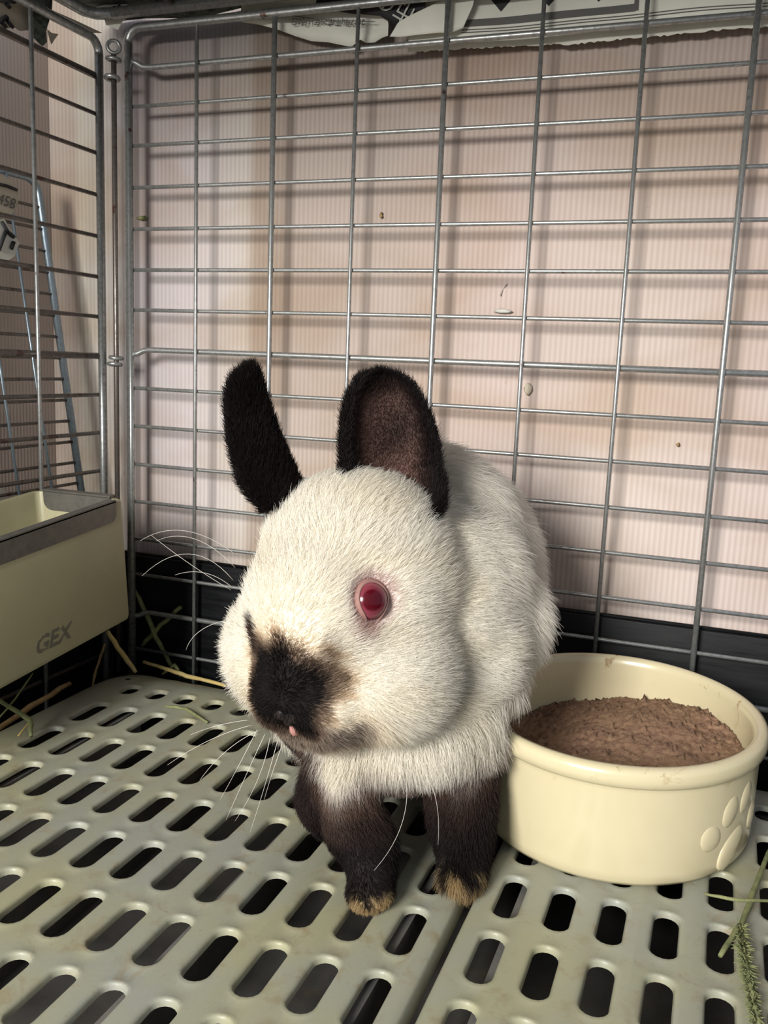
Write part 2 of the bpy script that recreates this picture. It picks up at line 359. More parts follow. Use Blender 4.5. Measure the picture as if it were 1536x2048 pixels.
# ---------------------------------------------------------------- slotted floor mats
DX, DY = 1.887, 3.843
def floor_mat(name, origin, yaw, ncol, col0, row0, nrow, mirror=False):
    """local frame: holes at (col*DX, row*DY); small holes in the last row; left and back edges roll down"""
    hl, hw = 1.55 * 0.905, 0.47
    bm = bmesh.new()
    def side(n): return [i / (n - 1) * 2 - 1 for i in range(n)]
    NT_, NS = 9, 3
    def ridge(x): return 0.045 * cos(2 * pi * (x / DX - 0.5))
    cache = {}
    def vert(x, y, z):
        k = (round(x, 3), round(y, 3), round(z, 3))
        if k not in cache: cache[k] = bm.verts.new((x, y, z))
        return cache[k]
    xl = col0 * DX - DX / 2; ymax = (row0 + nrow - 1) * DY + 1.05
    for c in range(ncol):
        for rI in range(nrow):
            small = rI == nrow - 1
            cx = (col0 + c) * DX; cy = (row0 + rI) * DY
            y0, y1 = cy - DY / 2, (cy + DY / 2 if not small else ymax)
            L = hl if not small else 0.72
            if small: cy -= 0.12
            x0, x1 = cx - DX / 2, cx + DX / 2
            rect = []
            for s_ in side(NT_): rect.append((cx + s_ * DX / 2, y1))
            for k in range(NS): f = 1 - 2 * (k + 1) / (NS + 1); rect.append((x1, (y0 + y1) / 2 + f * (y1 - y0) / 2))
            for s_ in side(NT_): rect.append((cx - s_ * DX / 2, y0))
            for k in range(NS): f = -1 + 2 * (k + 1) / (NS + 1); rect.append((x0, (y0 + y1) / 2 + f * (y1 - y0) / 2))
            rings = [[vert(x, y, ridge(x)) for x, y in rect]]
            st = L - hw
            for e, z in ((0.20, 0.01), (0.085, 0.012), (0.03, -0.03), (0.0, -0.09), (-0.02, -0.24)):
                R_ = hw + e; ring = []
                n = 0
                for s_ in side(NT_): a = pi / 2 - s_ * pi / 2; ring.append((cx + R_ * cos(a), cy + st + R_ * sin(a)))
                for k in range(NS): f = 1 - 2 * (k + 1) / (NS + 1); ring.append((cx + R_, cy + f * st))
                for s_ in side(NT_): a = -pi / 2 + (-s_) * pi / 2; ring.append((cx + R_ * cos(a), cy - st + R_ * sin(a)))
                for k in range(NS): f = -1 + 2 * (k + 1) / (NS + 1); ring.append((cx - R_, cy + f * st))
                rings.append([vert(x, y, z + (ridge(x) if e > 0.1 else 0)) for x, y in ring])
            for A, Bq in zip(rings, rings[1:]):
                n = len(A)
                for k in range(n):
                    q = (A[k], A[(k + 1) % n], Bq[(k + 1) % n], Bq[k])
                    if len(set(q)) == 4: bm.faces.new(q)
    # margins: back, outer (left) side, rounded corner, inner side, front
    xr = (col0 + ncol) * DX - DX / 2; yb = row0 * DY - DY / 2
    MB_, ML = 3.3, 3.0
    def drop(d): return -0.95 * d * d
    back_x = sorted({round((col0 + c) * DX + s_ * DX / 2, 4) for c in range(ncol) for s_ in side(NT_)})
    def strip(A, Bq):
        for k in range(len(A) - 1):
            q = (A[k], A[k + 1], Bq[k + 1], Bq[k])
            if len(set(q)) == 4: bm.faces.new(q)
    STEPS = [0, 0.1, 0.25, 0.4, 0.55, 0.7, 0.85, 1.0]
    rows = [[vert(x, ymax + MB_ * d, drop(d) + (ridge(x) * (1 - d) )) for x in back_x] for d in STEPS]
    for a, b in zip(rows, rows[1:]): strip(a, b)
    ys = sorted({round((row0 + rI) * DY - DY / 2, 4) for rI in range(nrow)} | {round(ymax, 4)} |
                {round(((row0 + rI) * DY - DY / 2 + ((row0 + rI) * DY + DY / 2 if rI < nrow - 1 else ymax)) / 2 + f * (((row0 + rI) * DY + DY / 2 if rI < nrow - 1 else ymax) - ((row0 + rI) * DY - DY / 2)) / 2, 4) for rI in range(nrow) for f in (-0.5, 0, 0.5)})
    cols = [[vert(xl - ML * d, y, drop(d) + ridge(xl) * (1 - d)) for y in ys] for d in STEPS]
    for a, b in zip(cols, cols[1:]): strip(a, b)
    fan = [[vert(xl - ML * d * cos(a), ymax + MB_ * d * sin(a), drop(d) + ridge(xl) * (1 - d)) for a in [pi / 2 * k / 8 for k in range(9)]] for d in STEPS]
    for a, b in zip(fan, fan[1:]): strip(a, b)
    side_in = [[vert(xr + e, y, z) for y in ys] for e, z in ((0, ridge(xr)), (0.2, 0.0), (0.3, -0.1), (0.3, -0.9))]
    for a, b in zip(side_in, side_in[1:]): strip(a, b)
    fb = [[vert(x, yb - e, z if e else ridge(x)) for x in back_x] for e, z in ((0, 0), (0.3, 0), (0.5, -0.2), (0.5, -0.9))]
    for a, b in zip(fb, fb[1:]): strip(a, b)
    edge_drop = [[vert(x, ymax + MB_, -0.95) for x in back_x], [vert(x, ymax + MB_ + 0.05, -1.6) for x in back_x]]; strip(*edge_drop)
    edge_l = [[vert(xl - ML, y, -0.95) for y in ys], [vert(xl - ML - 0.05, y, -1.6) for y in ys]]; strip(*edge_l)
    if mirror: bmesh.ops.transform(bm, matrix=Matrix.Diagonal((-1, 1, 1, 1)), verts=bm.verts)
    bmesh.ops.transform(bm, matrix=Matrix.Translation((*origin, 0)) @ Matrix.Rotation(yaw, 4, 'Z'), verts=bm.verts)
    bmesh.ops.recalc_face_normals(bm, faces=bm.faces)
    o = obj(name, bm, MATP, origin=(origin[0], origin[1], 0))
    # support rails that carry the mat on the tray bottom
    return o
mL = floor_mat('slotted_floor_mat', (4.264, -20.007), 0.0107, 13, -4, -4, 9)
tag(mL, 'left grey-green plastic floor mat with long slots under the rabbit', 'floor mat')
mR = floor_mat('slotted_floor_mat', (22.321 + 0, -16.28), 0.0, 10, -9, -5, 9, mirror=True)
tag(mR, 'right grey-green slotted floor mat with rusty stains under the bowl', 'floor mat')
for mo, xs in ((mL, (-2, 5, 12, 19)), (mR, (22.6, 29, 37))):
    for x in xs: obj('support_rib', box((x - 0.15, -36, -3.2), (x + 0.15, -6, -0.5)), TRAYB, mo, smooth=False)

# ---------------------------------------------------------------- bowl
def lathe(profile, n=96):
    bm = bmesh.new(); rings = []
    for r, z in profile:
        rings.append([bm.verts.new((r * cos(2 * pi * k / n), r * sin(2 * pi * k / n), z)) for k in range(n)])
    for a, b in zip(rings, rings[1:]):
        for k in range(n): bm.faces.new((a[k], a[(k + 1) % n], b[(k + 1) % n], b[k]))
    bm.faces.new(rings[0][::-1]); bm.faces.new(rings[-1])
    return bm
BC = Vector((24.9, -8.2, 0.28)); BT = Matrix.Rotation(0.045, 4, 'X')
prof = [(5.3, 0.0), (5.55, 0.0), (5.82, 0.08), (5.98, 0.3), (6.05, 0.7), (6.07, 2.0), (6.08, 3.6), (6.10, 4.15), (6.11, 4.3), (6.14, 4.36), (6.24, 4.40), (6.33, 4.5), (6.36, 4.72), (6.34, 4.95),
        (6.25, 5.12), (6.08, 5.2), (5.9, 5.18), (5.78, 5.05), (5.72, 4.8), (5.71, 4.0), (5.70, 1.7), (5.5, 0.9), (5.0, 0.65), (4.0, 0.55)]
bm = lathe(prof, 128)
def wall_pt(deg, z, r=6.06):
    a = radians(deg); return Vector((r * cos(a), r * sin(a), z))
bmesh.ops.transform(bm, matrix=Matrix.Translation(BC) @ BT, verts=bm.verts)
bowl = obj('feed_bowl', bm, CERAMIC, origin=BC, sharp=60)
tag(bowl, 'round cream ceramic bowl with a raised paw print, holding brown feed', 'bowl')
for deg, z, ra, rz, tilt in ((-43.7, 1.95, 0.55, 0.62, 0.2), (-34.1, 2.85, 0.5, 0.75, -0.3), (-23.5, 3.1, 0.48, 0.78, -0.3), (-14.5, 1.95, 0.5, 0.7, -0.2), (-31.0, 1.15, 1.05, 0.62, 0.85)):
    b2 = bmesh.new(); bmesh.ops.create_icosphere(b2, subdivisions=3, radius=1)
    a = radians(deg)
    bmesh.ops.transform(b2, matrix=Matrix.Translation(BC) @ BT @ Matrix.Translation(wall_pt(deg, z, 6.0)) @ Matrix.Rotation(a, 4, 'Z') @ Matrix.Rotation(tilt, 4, 'X') @ Matrix.Diagonal((0.16, ra, rz, 1)), verts=b2.verts)
    obj('raised_paw_pad', b2, CERAMIC, bowl)
# feed: uneven mound
rng = np.random.default_rng(3)
bm = bmesh.new(); prev = None; n = 72
def feed_h(x, y):
    return 2.85 + 0.04 * y + 0.13 * x + 0.35 * sin(x * 0.5 + 1.2) * cos(y * 0.45) + 0.10 * sin(2.1 * x + y) * cos(1.7 * y - x) + 0.5 * math.exp(-((x - 1.2) ** 2 + (y - 4.2) ** 2) / 6)
NG = 90; gv = {}
def sq(i, k):        # square grid bent onto a disc
    a_, b_ = 2 * i / NG - 1, 2 * k / NG - 1
    return 5.66 * a_ * math.sqrt(1 - b_ * b_ / 2), 5.66 * b_ * math.sqrt(1 - a_ * a_ / 2)
for i in range(NG + 1):
    for k in range(NG + 1):
        x_, y_ = sq(i, k); gv[i, k] = bm.verts.new((x_, y_, feed_h(x_, y_) + rng.normal(0, 0.05) + 0.12 * abs(rng.normal()) * (rng.random() < 0.08)))
for i in range(NG):
    for k in range(NG): bm.faces.new((gv[i, k], gv[i + 1, k], gv[i + 1, k + 1], gv[i, k + 1]))
prev = [gv[i, 0] for i in range(NG)] + [gv[NG, k] for k in range(NG)] + [gv[i, NG] for i in range(NG, 0, -1)] + [gv[0, k] for k in range(NG, 0, -1)]
n = len(prev)
low = [bm.verts.new((v_.co.x * 0.94, v_.co.y * 0.94, 1.3)) for v_ in prev]
for k in range(n): bm.faces.new((prev[k], low[k], low[(k + 1) % n], prev[(k + 1) % n]))
bm.faces.new(low[::-1])
bmesh.ops.transform(bm, matrix=Matrix.Translation(BC) @ BT, verts=bm.verts)
tag(obj('powdered_feed', bm, FEED, origin=BC + Vector((0, 0, 2))), 'brown powdered feed heaped inside the cream bowl', 'feed', kind='stuff')

# ---------------------------------------------------------------- feeder box
FO = Vector((-2.0, -7.05, 11.95)); FT = Matrix.Translation(FO) @ Matrix.Rotation(radians(5.2), 4, 'X')
feeder = empty('hay_feeder', (-5, -14, 5.4))
tag(feeder, 'cream plastic box feeder with grey edge guards hung on the left panel', 'feeder')
def fobj(name, bm, m, **kw):
    bmesh.ops.transform(bm, matrix=FT, verts=bm.verts); return obj(name, bm, m, feeder, **kw)
FH, FW, FL, TH = 6.95, 6.05, 15.0, 0.34
def rounded_shell():
    """open box: outer wall loop with rounded vertical corners, inner wall, floor"""
    bm = bmesh.new()
    def loop(inset, rad, z):
        pts = []
        for cx, cy, a0 in ((-rad - inset, -rad - inset, 0), (-FW + rad + inset, -rad - inset, pi / 2), (-FW + rad + inset, -FL + rad + inset, pi), (-rad - inset, -FL + rad + inset, 1.5 * pi)):
            for k in range(6):
                a = a0 + pi / 2 * k / 5; pts.append(bm.verts.new((cx + rad * cos(a), cy + rad * sin(a), z)))
        return pts
    seq = [loop(0.25, 0.5, -FH), loop(0.05, 0.6, -FH + 0.12), loop(0, 0.62, -FH + 0.35), loop(0, 0.62, -0.12), loop(0.04, 0.6, -0.02), loop(0.12, 0.55, 0.02), loop(TH - 0.05, 0.4, 0.0), loop(TH, 0.36, -0.1), loop(TH, 0.36, -FH + 0.6), loop(TH + 0.3, 0.3, -FH + 0.35)]
    for a, b in zip(seq, seq[1:]):
        n = len(a)
        for k in range(n): bm.faces.new((a[k], a[(k + 1) % n], b[(k + 1) % n], b[k]))
    bm.faces.new(seq[0][::-1]); bm.faces.new(seq[-1])
    return bm
fobj('box_body', rounded_shell(), CREAM, sharp=50)
def guard(axis, fixed, a, b):
    """U-shaped strip over a wall's top edge with rounded ends; axis 1 runs along y, axis 0 along x"""
    bm = bmesh.new(); h = 1.0; out = 0.07
    prof_ = []
    n = 10
    L = b - a
    pts = []
    for k in range(n + 1):        # rounded lower ends, as outline in (s, z)
        t_ = k / n
    outline = [(a, 0.1)] + [(a + 0.5 * (1 - sin(q)), -h + 0.5 * (1 - cos(q)) - 0) for q in [pi / 2 * (1 - k / 5) for k in range(6)]][::1] + [(b - 0.5 * (1 - sin(q)), -h + 0.5 * (1 - cos(q))) for q in [pi / 2 * k / 5 for k in range(6)]] + [(b, 0.1)]
    def plate(o0, o1):
        F, Bk = [], []
        for s_, z in outline:
            p0 = (fixed + o0, s_, z) if axis == 1 else (s_, fixed + o0, z)
            p1 = (fixed + o1, s_, z) if axis == 1 else (s_, fixed + o1, z)
            F.append(bm.verts.new(p0)); Bk.append(bm.verts.new(p1))
        bm.faces.new(F); bm.faces.new(Bk[::-1])
        for k in range(len(F)): bm.faces.new((F[k], F[(k + 1) % len(F)], Bk[(k + 1) % len(F)], Bk[k]))
    plate(0.0, out); plate(-TH - out, -TH)
    if axis == 1: add_box(bm, (fixed - TH - out, a, 0.03), (fixed + out, b, 0.1 + out))
    else: add_box(bm, (a, fixed - TH - out, 0.03), (b, fixed + out, 0.1 + out))
    return bm
fobj('edge_guard', guard(1, 0.0, -FL + 1.0, -0.95), GUARD, smooth=False)
fobj('edge_guard', guard(0, 0.0, -FW + 0.75, -0.75), GUARD, smooth=False)
fobj('edge_guard', guard(0, -FL + TH, -FW + 0.75, -0.75), GUARD, smooth=False)
for yy in (-3.0, -11.5):
    bm = bmesh.new(); add_tube(bm, [(-FW + 0.1, yy, -1.2), (-FW - 0.25, yy, -1.2)], 0.12, 6); fobj('hook', bm, CREAM)
tb = FT @ Matrix.Translation((0.012, -6.55, -5.75)) @ frame_mtx((0, 0, 0), (0, 1, 0), (0, 0, 1))
text_mesh('logo_print', 'GEX', 1.18, tb, LOGO, feeder, 0.02, 0.28, 0.035, 1.12)

# ---------------------------------------------------------------- newspaper
def paper(name, outline_top, outline_bot, yfun, m, label, nx=None, thick=0.03):
    """sheet between a top and a bottom polyline given as (x, z) pairs of equal count; yfun gives its distance"""
    bm = bmesh.new(); rows = 8; G_ = []
    for (xt, zt), (xb, zb) in zip(outline_top, outline_bot):
        G_.append([(xt + (xb - xt) * k / rows, zt + (zb - zt) * k / rows) for k in range(rows + 1)])
    F = [[bm.verts.new((x, yfun(x, z), z)) for x, z in c] for c in G_]
    Bk = [[bm.verts.new((x, yfun(x, z) + thick, z)) for x, z in c] for c in G_]
    for i in range(len(F) - 1):
        for k in range(rows):
            bm.faces.new((F[i][k], F[i][k + 1], F[i + 1][k + 1], F[i + 1][k]))
            bm.faces.new((Bk[i][k], Bk[i + 1][k], Bk[i + 1][k + 1], Bk[i][k + 1]))
        bm.faces.new((F[i][rows], Bk[i][rows], Bk[i + 1][rows], F[i + 1][rows]))
    cx = sum(c[0][0] for c in G_) / len(G_); cz = sum(c[0][1] for c in G_) / len(G_)
    o = obj_keep(name, bm, m, origin=(cx, yfun(cx, cz), cz)); return tag(o, label, 'newspaper')
random.seed(5)
NY = 1.15
yf = lambda x, z: NY + 0.10 * sin(x * 0.45) + 0.06 * sin(z * 1.3 + x)
xs = [10.4 + 0.16 * k for k in range(200)]
def edge_z(x):
    base_ = 36.42 - 0.016 * (x - 11) if x < 18.7 else 36.18 + 0.006 * (x - 19)
    return base_ + random.uniform(-0.045, 0.045)
strip_n = paper('newspaper', [(x, 42.5) for x in xs], [(x, edge_z(x)) for x in xs], yf, PAPER, 'long newspaper strip with a torn edge along the top right')
def ink_poly(name, pts, m, parent, y=None, th=0.02):
    bm = bmesh.new()
    F = [bm.verts.new((x, (yf(x, z) if y is None else y) - 0.03, z)) for x, z in pts]; bm.faces.new(F)
    Bk = [bm.verts.new((x, (yf(x, z) if y is None else y) - 0.01, z)) for x, z in pts]; bm.faces.new(Bk[::-1])
    for k in range(len(F)): bm.faces.new((F[k], F[(k + 1) % len(F)], Bk[(k + 1) % len(F)], Bk[k]))
    return obj(name, bm, m, parent, smooth=False)
def band(x0, x1, z0, z1, m, nm):
    n = max(2, int((x1 - x0) / 0.6)); xs_ = [x0 + (x1 - x0) * k / n for k in range(n + 1)]
    bm = bmesh.new(); A = [bm.verts.new((x, yf(x, z0) - 0.03, z0)) for x in xs_]; Bq = [bm.verts.new((x, yf(x, z1) - 0.03, z1)) for x in xs_]
    for k in range(n): bm.faces.new((A[k], A[k + 1], Bq[k + 1], Bq[k]))
    return obj(nm, bm, m, strip_n, smooth=False)
zc = lambda x, y: hit(x, y, 1, NY)
band(zc(925, 50).x, zc(1272, 15).x, zc(1100, 39).z, zc(1100, 24).z, INK_GREY, 'printed_band')
band(zc(1268, 15).x, zc(1278, 10).x, zc(1270, 22).z, 42.3, INK_GREY, 'printed_band')
band(zc(925, 50).x, zc(1536, 15).x, zc(1100, 52).z, zc(1100, 50).z, INK_GREY, 'printed_line')
band(zc(925, 50).x, zc(1536, 15).x, zc(1100, 46.5).z, zc(1100, 44.5).z, INK_GREY, 'printed_line')
for px, py, ww in ((1001, 22, 24), (1097, 12, 20), (1197, 3, 18)):
    q = zc(px, py); ww *= 0.03
    ink_poly('headline_stroke', [(q.x, q.z), (q.x + ww, q.z + ww * 1.0), (q.x + ww, q.z + 2.6), (q.x - ww, q.z + 2.6), (q.x - ww, q.z + ww * 1.1)], INK, strip_n)
# crumpled date piece
yf2 = lambda x, z: 1.0 + 0.18 * sin(x * 1.7 + z) + 0.10 * sin(z * 3 + x * 0.8)
bpts = [(480, 42), (520, 50), (560, 62), (590, 72), (620, 80), (655, 84), (690, 93), (705, 96), (722, 80), (732, 86), (748, 84), (762, 74), (775, 70)]
bot = [(hit(a, b, 1, 1.0).x, hit(a, b, 1, 1.0).z) for a, b in bpts]
date = paper('newspaper', [(x, max(z + 0.3, 41.5)) for x, z in bot], bot, yf2, PAPER, 'crumpled newspaper scrap printed with a date in the top middle')
q = hit(655, 43, 1, 0.72)
text_mesh('date_print', '2017年(平成29年)1月8日', 0.42, frame_mtx(q, (-1, 0, 0.10), (0, 0, -1)), INK_GREY, date, 0.01, bold=0.003)
q0 = [hit(*p_, 1, 0.70) for p_ in ((545, 27), (640, 40), (750, 44), (750, 42.5), (640, 38.5), (545, 25.5))]
ink_poly('printed_line', [(v_.x, v_.z) for v_ in q0], INK_GREY, date, 0.72)
# dark banner piece with white characters
bn = [(632, 14), (700, 26), (760, 32), (790, 50), (822, 30), (850, 22)]
bb = [(hit(a, b, 1, 0.62).x, hit(a, b, 1, 0.62).z) for a, b in bn]
ban = paper('newspaper', [(x + 0.2, 41.6) for x, z in bb], bb, lambda x, z: 0.62 + 0.05 * sin(x * 2), INK, 'black newspaper banner with white characters folded at the top')
text_mesh('headline_print', '市の', 1.25, frame_mtx(hit(792, 12, 1, 0.5), (-0.86, 0, 0.5), (-0.5, 0, -0.86)), INK_WHITE, ban, 0.02, bold=0.0)
# big white folded flap
fl = [(778, 72), (800, 73), (840, 70), (880, 66), (900, 66), (925, 55), (945, 10)]
fb = [(hit(a, b, 1, 0.45).x, hit(a, b, 1, 0.45).z) for a, b in fl]
ft_ = [(hit(a, b, 1, 0.45).x, hit(a, b, 1, 0.45).z) for a, b in ((795, 46), (812, 36), (850, 18), (880, 2), (900, -10), (930, -20), (955, -30))]
tag(paper('newspaper', ft_, fb, lambda x, z: 0.45 + 0.10 * sin(x * 1.3 + z * 0.9), PAPER, ''), 'white folded newspaper flap above the ears at the top', 'newspaper')
# roof sheet, its shade put into the dark paper colour
bm = bmesh.new(); NXg, NYg = 40, 30; Gd = []
for i in range(NXg + 1):
    Gd.append([bm.verts.new((-9.5 + 49 * i / NXg, 1.9 - 39 * k / NYg, ZR + 0.62 + 0.12 * sin(i * 0.9 + k * 0.6) + 0.1 * sin(k * 1.3 - i * 0.4))) for k in range(NYg + 1)])
for i in range(NXg):
    for k in range(NYg): bm.faces.new((Gd[i][k], Gd[i + 1][k], Gd[i + 1][k + 1], Gd[i][k + 1]))
tag(obj('newspaper', bm, PAPER_DARK, origin=(15, -18, ZR + 0.6)), 'printed newspaper sheets with their shade painted dark, spread over the wire roof', 'newspaper')
def scrap(pts, m, label, th=0.03, nrm=(0, 1, 0)):
    bm = bmesh.new(); F = [bm.verts.new(p_) for p_ in pts]; bm.faces.new(F)
    Bk = [bm.verts.new(Vector(p_) + Vector(nrm) * th) for p_ in pts]; bm.faces.new(Bk[::-1])
    for k in range(len(F)): bm.faces.new((F[k], F[(k + 1) % len(F)], Bk[(k + 1) % len(F)], Bk[k]))
    c_ = sum((Vector(p_) for p_ in pts), Vector()) / len(pts)
    return tag(obj('newspaper', bm, m, origin=c_, smooth=False), label, 'newspaper')
sc = scrap([hit(x, y, 1, -0.2) for x, y in ((192, 14), (238, -4), (272, 22), (245, 42), (236, 60), (212, 50), (208, 36))], PAPER, 'pale newspaper corner poking through above the hinge pin')
bmI = bmesh.new(); add_tube(bmI, [hit(x, y, 1, -0.26) for x, y in ((214, 22), (222, 19), (228, 14), (234, 15), (240, 10))], 0.07, 4); obj('ink_mark', bmI, INK, sc)
xl_ = XL - 1.4
sc = scrap([hit(x, y, 0, xl_) for x, y in ((-30, -20), (62, -20), (70, 30), (60, 60), (40, 62), (28, 54), (4, 60), (-30, 40))], PAPER_OLD, 'newspaper sheet with big black characters at the top left', nrm=(-1, 0, 0))
for pl in (((0, 0), (28, 2), (30, 6)), ((11, 6), (20, 15)), ((-5, 44), (14, 34), (15, 38)), ((2, 42), (12, 54)), ((14, 40), (26, 55))):
    bmI = bmesh.new(); add_tube(bmI, [hit(x, y, 0, xl_ + 0.06) for x, y in pl], 0.13, 4); obj('headline_stroke', bmI, INK, sc)
scrap([hit(x, y, 0, xl_ + 0.5) for x, y in ((64, -20), (106, -20), (104, 18), (98, 44), (92, 62), (94, 84), (86, 92), (80, 88), (70, 78), (60, 70), (62, 30))], PAPER_DARK, 'torn dark newspaper tatter hanging beside the first left wire', nrm=(-1, 0, 0))
scrap([hit(x, y, 0, xl_ + 0.3) for x, y in ((94, 58), (104, 66), (117, 68), (110, 78), (103, 89), (99, 78))], PAPER_OLD, 'small torn newspaper tip right of the dark tatter', nrm=(-1, 0, 0))
scrap([hit(x, y, 0, xl_ + 0.6) for x, y in ((104, 20), (150, 40), (205, 66), (196, 66), (172, 66), (164, 58), (140, 52), (124, 46), (104, 42))], PAPER_OLD, 'narrow newspaper edge tucked under the left top rail', nrm=(-1, 0, 0))
sc = scrap([hit(x, y, 0, xl_ + 0.2) for x, y in ((-30, 345), (8, 352), (28, 362), (37, 385), (36, 408), (24, 428), (6, 432), (-30, 434))], PAPER_OLD, 'small torn newspaper scrap with numerals on the left edge', nrm=(-1, 0, 0))
text_mesh('numeral_print', '458', 0.85, frame_mtx(hit(12, 403, 0, xl_ + 0.26), (0, 1, -0.1), (0, 0, 1)), INK_GREY, sc, 0.01, 0.3, 0.0)
bmI = bmesh.new(); add_tube(bmI, [hit(x, y, 0, xl_ + 0.28) for x, y in ((-20, 364), (14, 372), (34, 380))], 0.09, 4); obj('ink_mark', bmI, INK, sc)
sc = scrap([hit(x, y, 0, xl_ + 0.2) for x, y in ((-30, 438), (8, 438), (20, 455), (34, 478), (40, 486), (34, 497), (30, 512), (18, 520), (-30, 516))], PAPER, 'torn newspaper scrap with thick brush strokes on the left edge', nrm=(-1, 0, 0))
for pl in (((12, 462), (6, 478), (-2, 500)), ((4, 444), (16, 464), (28, 474)), ((28, 484), (23, 498))):
    bmI = bmesh.new(); add_tube(bmI, [hit(x, y, 0, xl_ + 0.28) for x, y in pl], 0.13, 4); obj('brush_stroke', bmI, INK, sc)

# small bits caught on the back sheet
def bit(name, px, py, w_, h_, m, label, cat, dy=0.0):
    q = hit(px, py, 1, SY - 0.15); bm = bmesh.new(); bmesh.ops.create_icosphere(bm, subdivisions=2, radius=1)
    bmesh.ops.transform(bm, matrix=Matrix.Translation(q) @ Matrix.Diagonal((w_, 0.12, h_, 1)), verts=bm.verts)
    for v_ in bm.verts: v_.co += Vector((random.uniform(-1, 1), 0, random.uniform(-1, 1))) * 0.05
    return tag(obj(name, bm, m, origin=q), label, cat)
sn = bit('plastic_hook', 1007, 622, 0.52, 0.10, WHITEP, 'tiny white plastic hook on the ribbed sheet beside the middle wires', 'hook')
bmI = bmesh.new(); add_tube(bmI, [hit(x, y, 1, SY - 0.1) for x, y in ((1001, 592), (1005, 578), (1014, 568))], 0.03, 5); obj('hook_wire', bmI, CLEAR, sn)
bit('dried_bit', 1056, 778, 0.22, 0.34, PAPER_OLD, 'small dried curl stuck on the sheet right of the rabbit ear', 'debris')
bit('dried_bit', 284, 436, 0.42, 0.12, STRAW_G, 'flat greenish bit stuck on the sheet near the left post', 'debris')
bit('dried_bit', 763, 430, 0.08, 0.15, STRAW_B, 'brown speck on the sheet above and left of the thick wire', 'debris')
bit('dried_bit', 1356, 889, 0.10, 0.08, STRAW_B, 'brown speck on the sheet high above the bowl', 'debris')

# white box outside on the left
wb = obj('storage_box', box((-14.2, -14.5, -5.1), (-11.6, -5.2, 11.6), 0.6), WHITEP, origin=(-12.9, -9.8, -5.1)); tag(wb, 'grey-white plastic box standing outside behind the feeder', 'box')

# ---------------------------------------------------------------- hay stalks
def stalk(pts, r, m, label, flat=1.0, n=6):
    bm = bmesh.new(); pts = [Vector(p_) for p_ in pts]
    P = []
    for a, b in zip(pts, pts[1:]):
        for k in range(4): P.append(a.lerp(b, k / 4) + Vector((random.uniform(-1, 1), random.uniform(-1, 1), random.uniform(-1, 1))) * r * 0.25)
    P.append(pts[-1])
    rr = [r * (0.75 + 0.25 * sin(pi * k / (len(P) - 1))) * random.uniform(0.9, 1.1) for k in range(len(P))]
    add_tube(bm, P, rr, n)
    return tag(obj('hay_stalk', bm, m, origin=pts[0]), label, 'hay', 'loose hay stalks')
H1 = lambda x, y, yy: hit(x, y, 1, yy)
H2 = lambda x, y, z: hit(x, y, 2, z)
stalk([H1(264, 1170, 0.45), H1(283, 1205, 0.5), H1(302, 1250, 0.55), H1(325, 1300, 0.5), H1(352, 1345, 0.4)], 0.17, STRAW_G, 'long green hay stalk slanting down behind the left end of the back panel')
stalk([H1(284, 1291, 0.62), H1(322, 1250, 0.62), H1(362, 1214, 0.6)], 0.17, STRAW_G, 'dull green blade crossing behind the long slanting stalk')
stalk([H1(214, 1262, -2.6), H1(243, 1305, -2.6), H1(272, 1345, -2.6)], 0.17, STRAW, 'short yellow straw leaning down from the feeder corner')
stalk([H1(288, 1324, -1.0), H1(340, 1341, -0.9), H1(386, 1355, -0.9), H1(452, 1372, -0.9)], 0.15, STRAW, 'yellow straw lying along the back edge of the left mat')
stalk([H1(326, 1348, -0.4), H1(350, 1330, -0.2), H1(362, 1352, -0.5)], 0.13, STRAW_G, 'small curled green hay knot at the back edge')
stalk([H2(-25, 1470, -0.6), H2(62, 1412, -0.6), H2(140, 1367, -0.3)], 0.19, STRAW_B, 'thick brown straw lying beside the left edge of the mat')
stalk([H2(-30, 1384, 2.4), H2(60, 1441, 0.7), H2(62, 1472, 0.25)], 0.14, STRAW_G, 'yellow green bent stalk below the feeder at the left edge')
stalk([H2(62, 1441, 0.7), H2(36, 1472, 0.3)], 0.05, STRAW, 'thin pale fibre hanging off the bent stalk')
stalk([H1(-5, 1440, -12), H1(30, 1398, -10.5), H1(66, 1346, -9.2)], 0.06, STRAW_G, 'thin pale fibre rising to the feeder bottom')
stalk([H1(182, 1385, -2.0), H1(192, 1340, -2.0), H1(210, 1288, -1.5)], 0.10, STRAW_B, 'thin dark stem standing under the feeder corner')
stalk([H2(330, 1412, 0.12), H2(372, 1417, 0.12), H2(415, 1445, 0.12)], 0.09, STRAW_G, 'thin green stem lying on the mat behind the slots')
stalk([H2(1545, 1690, 0.5), H2(1512, 1770, 0.35), H2(1482, 1850, 0.3), H2(1440, 1912, 0.2)], 0.11, STRAW_G, 'green stalk lying right of the bowl in the lower right')
stalk([H2(1408, 1788, 0.25), H2(1470, 1800, 0.45), H2(1560, 1802, 0.3)], 0.07, STRAW_G, 'thin blade crossing the green stalk right of the bowl')
bm = bmesh.new(); sp_ = [H2(1480, 1850, 0.3), H2(1494, 1940, 0.3), H2(1520, 2070, 0.3)]; add_tube(bm, sp_, 0.10, 5)
for k in range(420):
    t_ = random.random(); p_ = sp_[0].lerp(sp_[1], t_ * 2) if t_ < 0.5 else sp_[1].lerp(sp_[2], t_ * 2 - 1)
    dv = Vector((random.gauss(0, 1), random.gauss(0, 1) - 0.8, random.gauss(0, 0.7))).normalized()
    add_tube(bm, [p_ + dv * 0.05, p_ + dv * random.uniform(0.25, 0.42) + Vector((0, -0.12, 0))], [0.05, 0.012], 3)
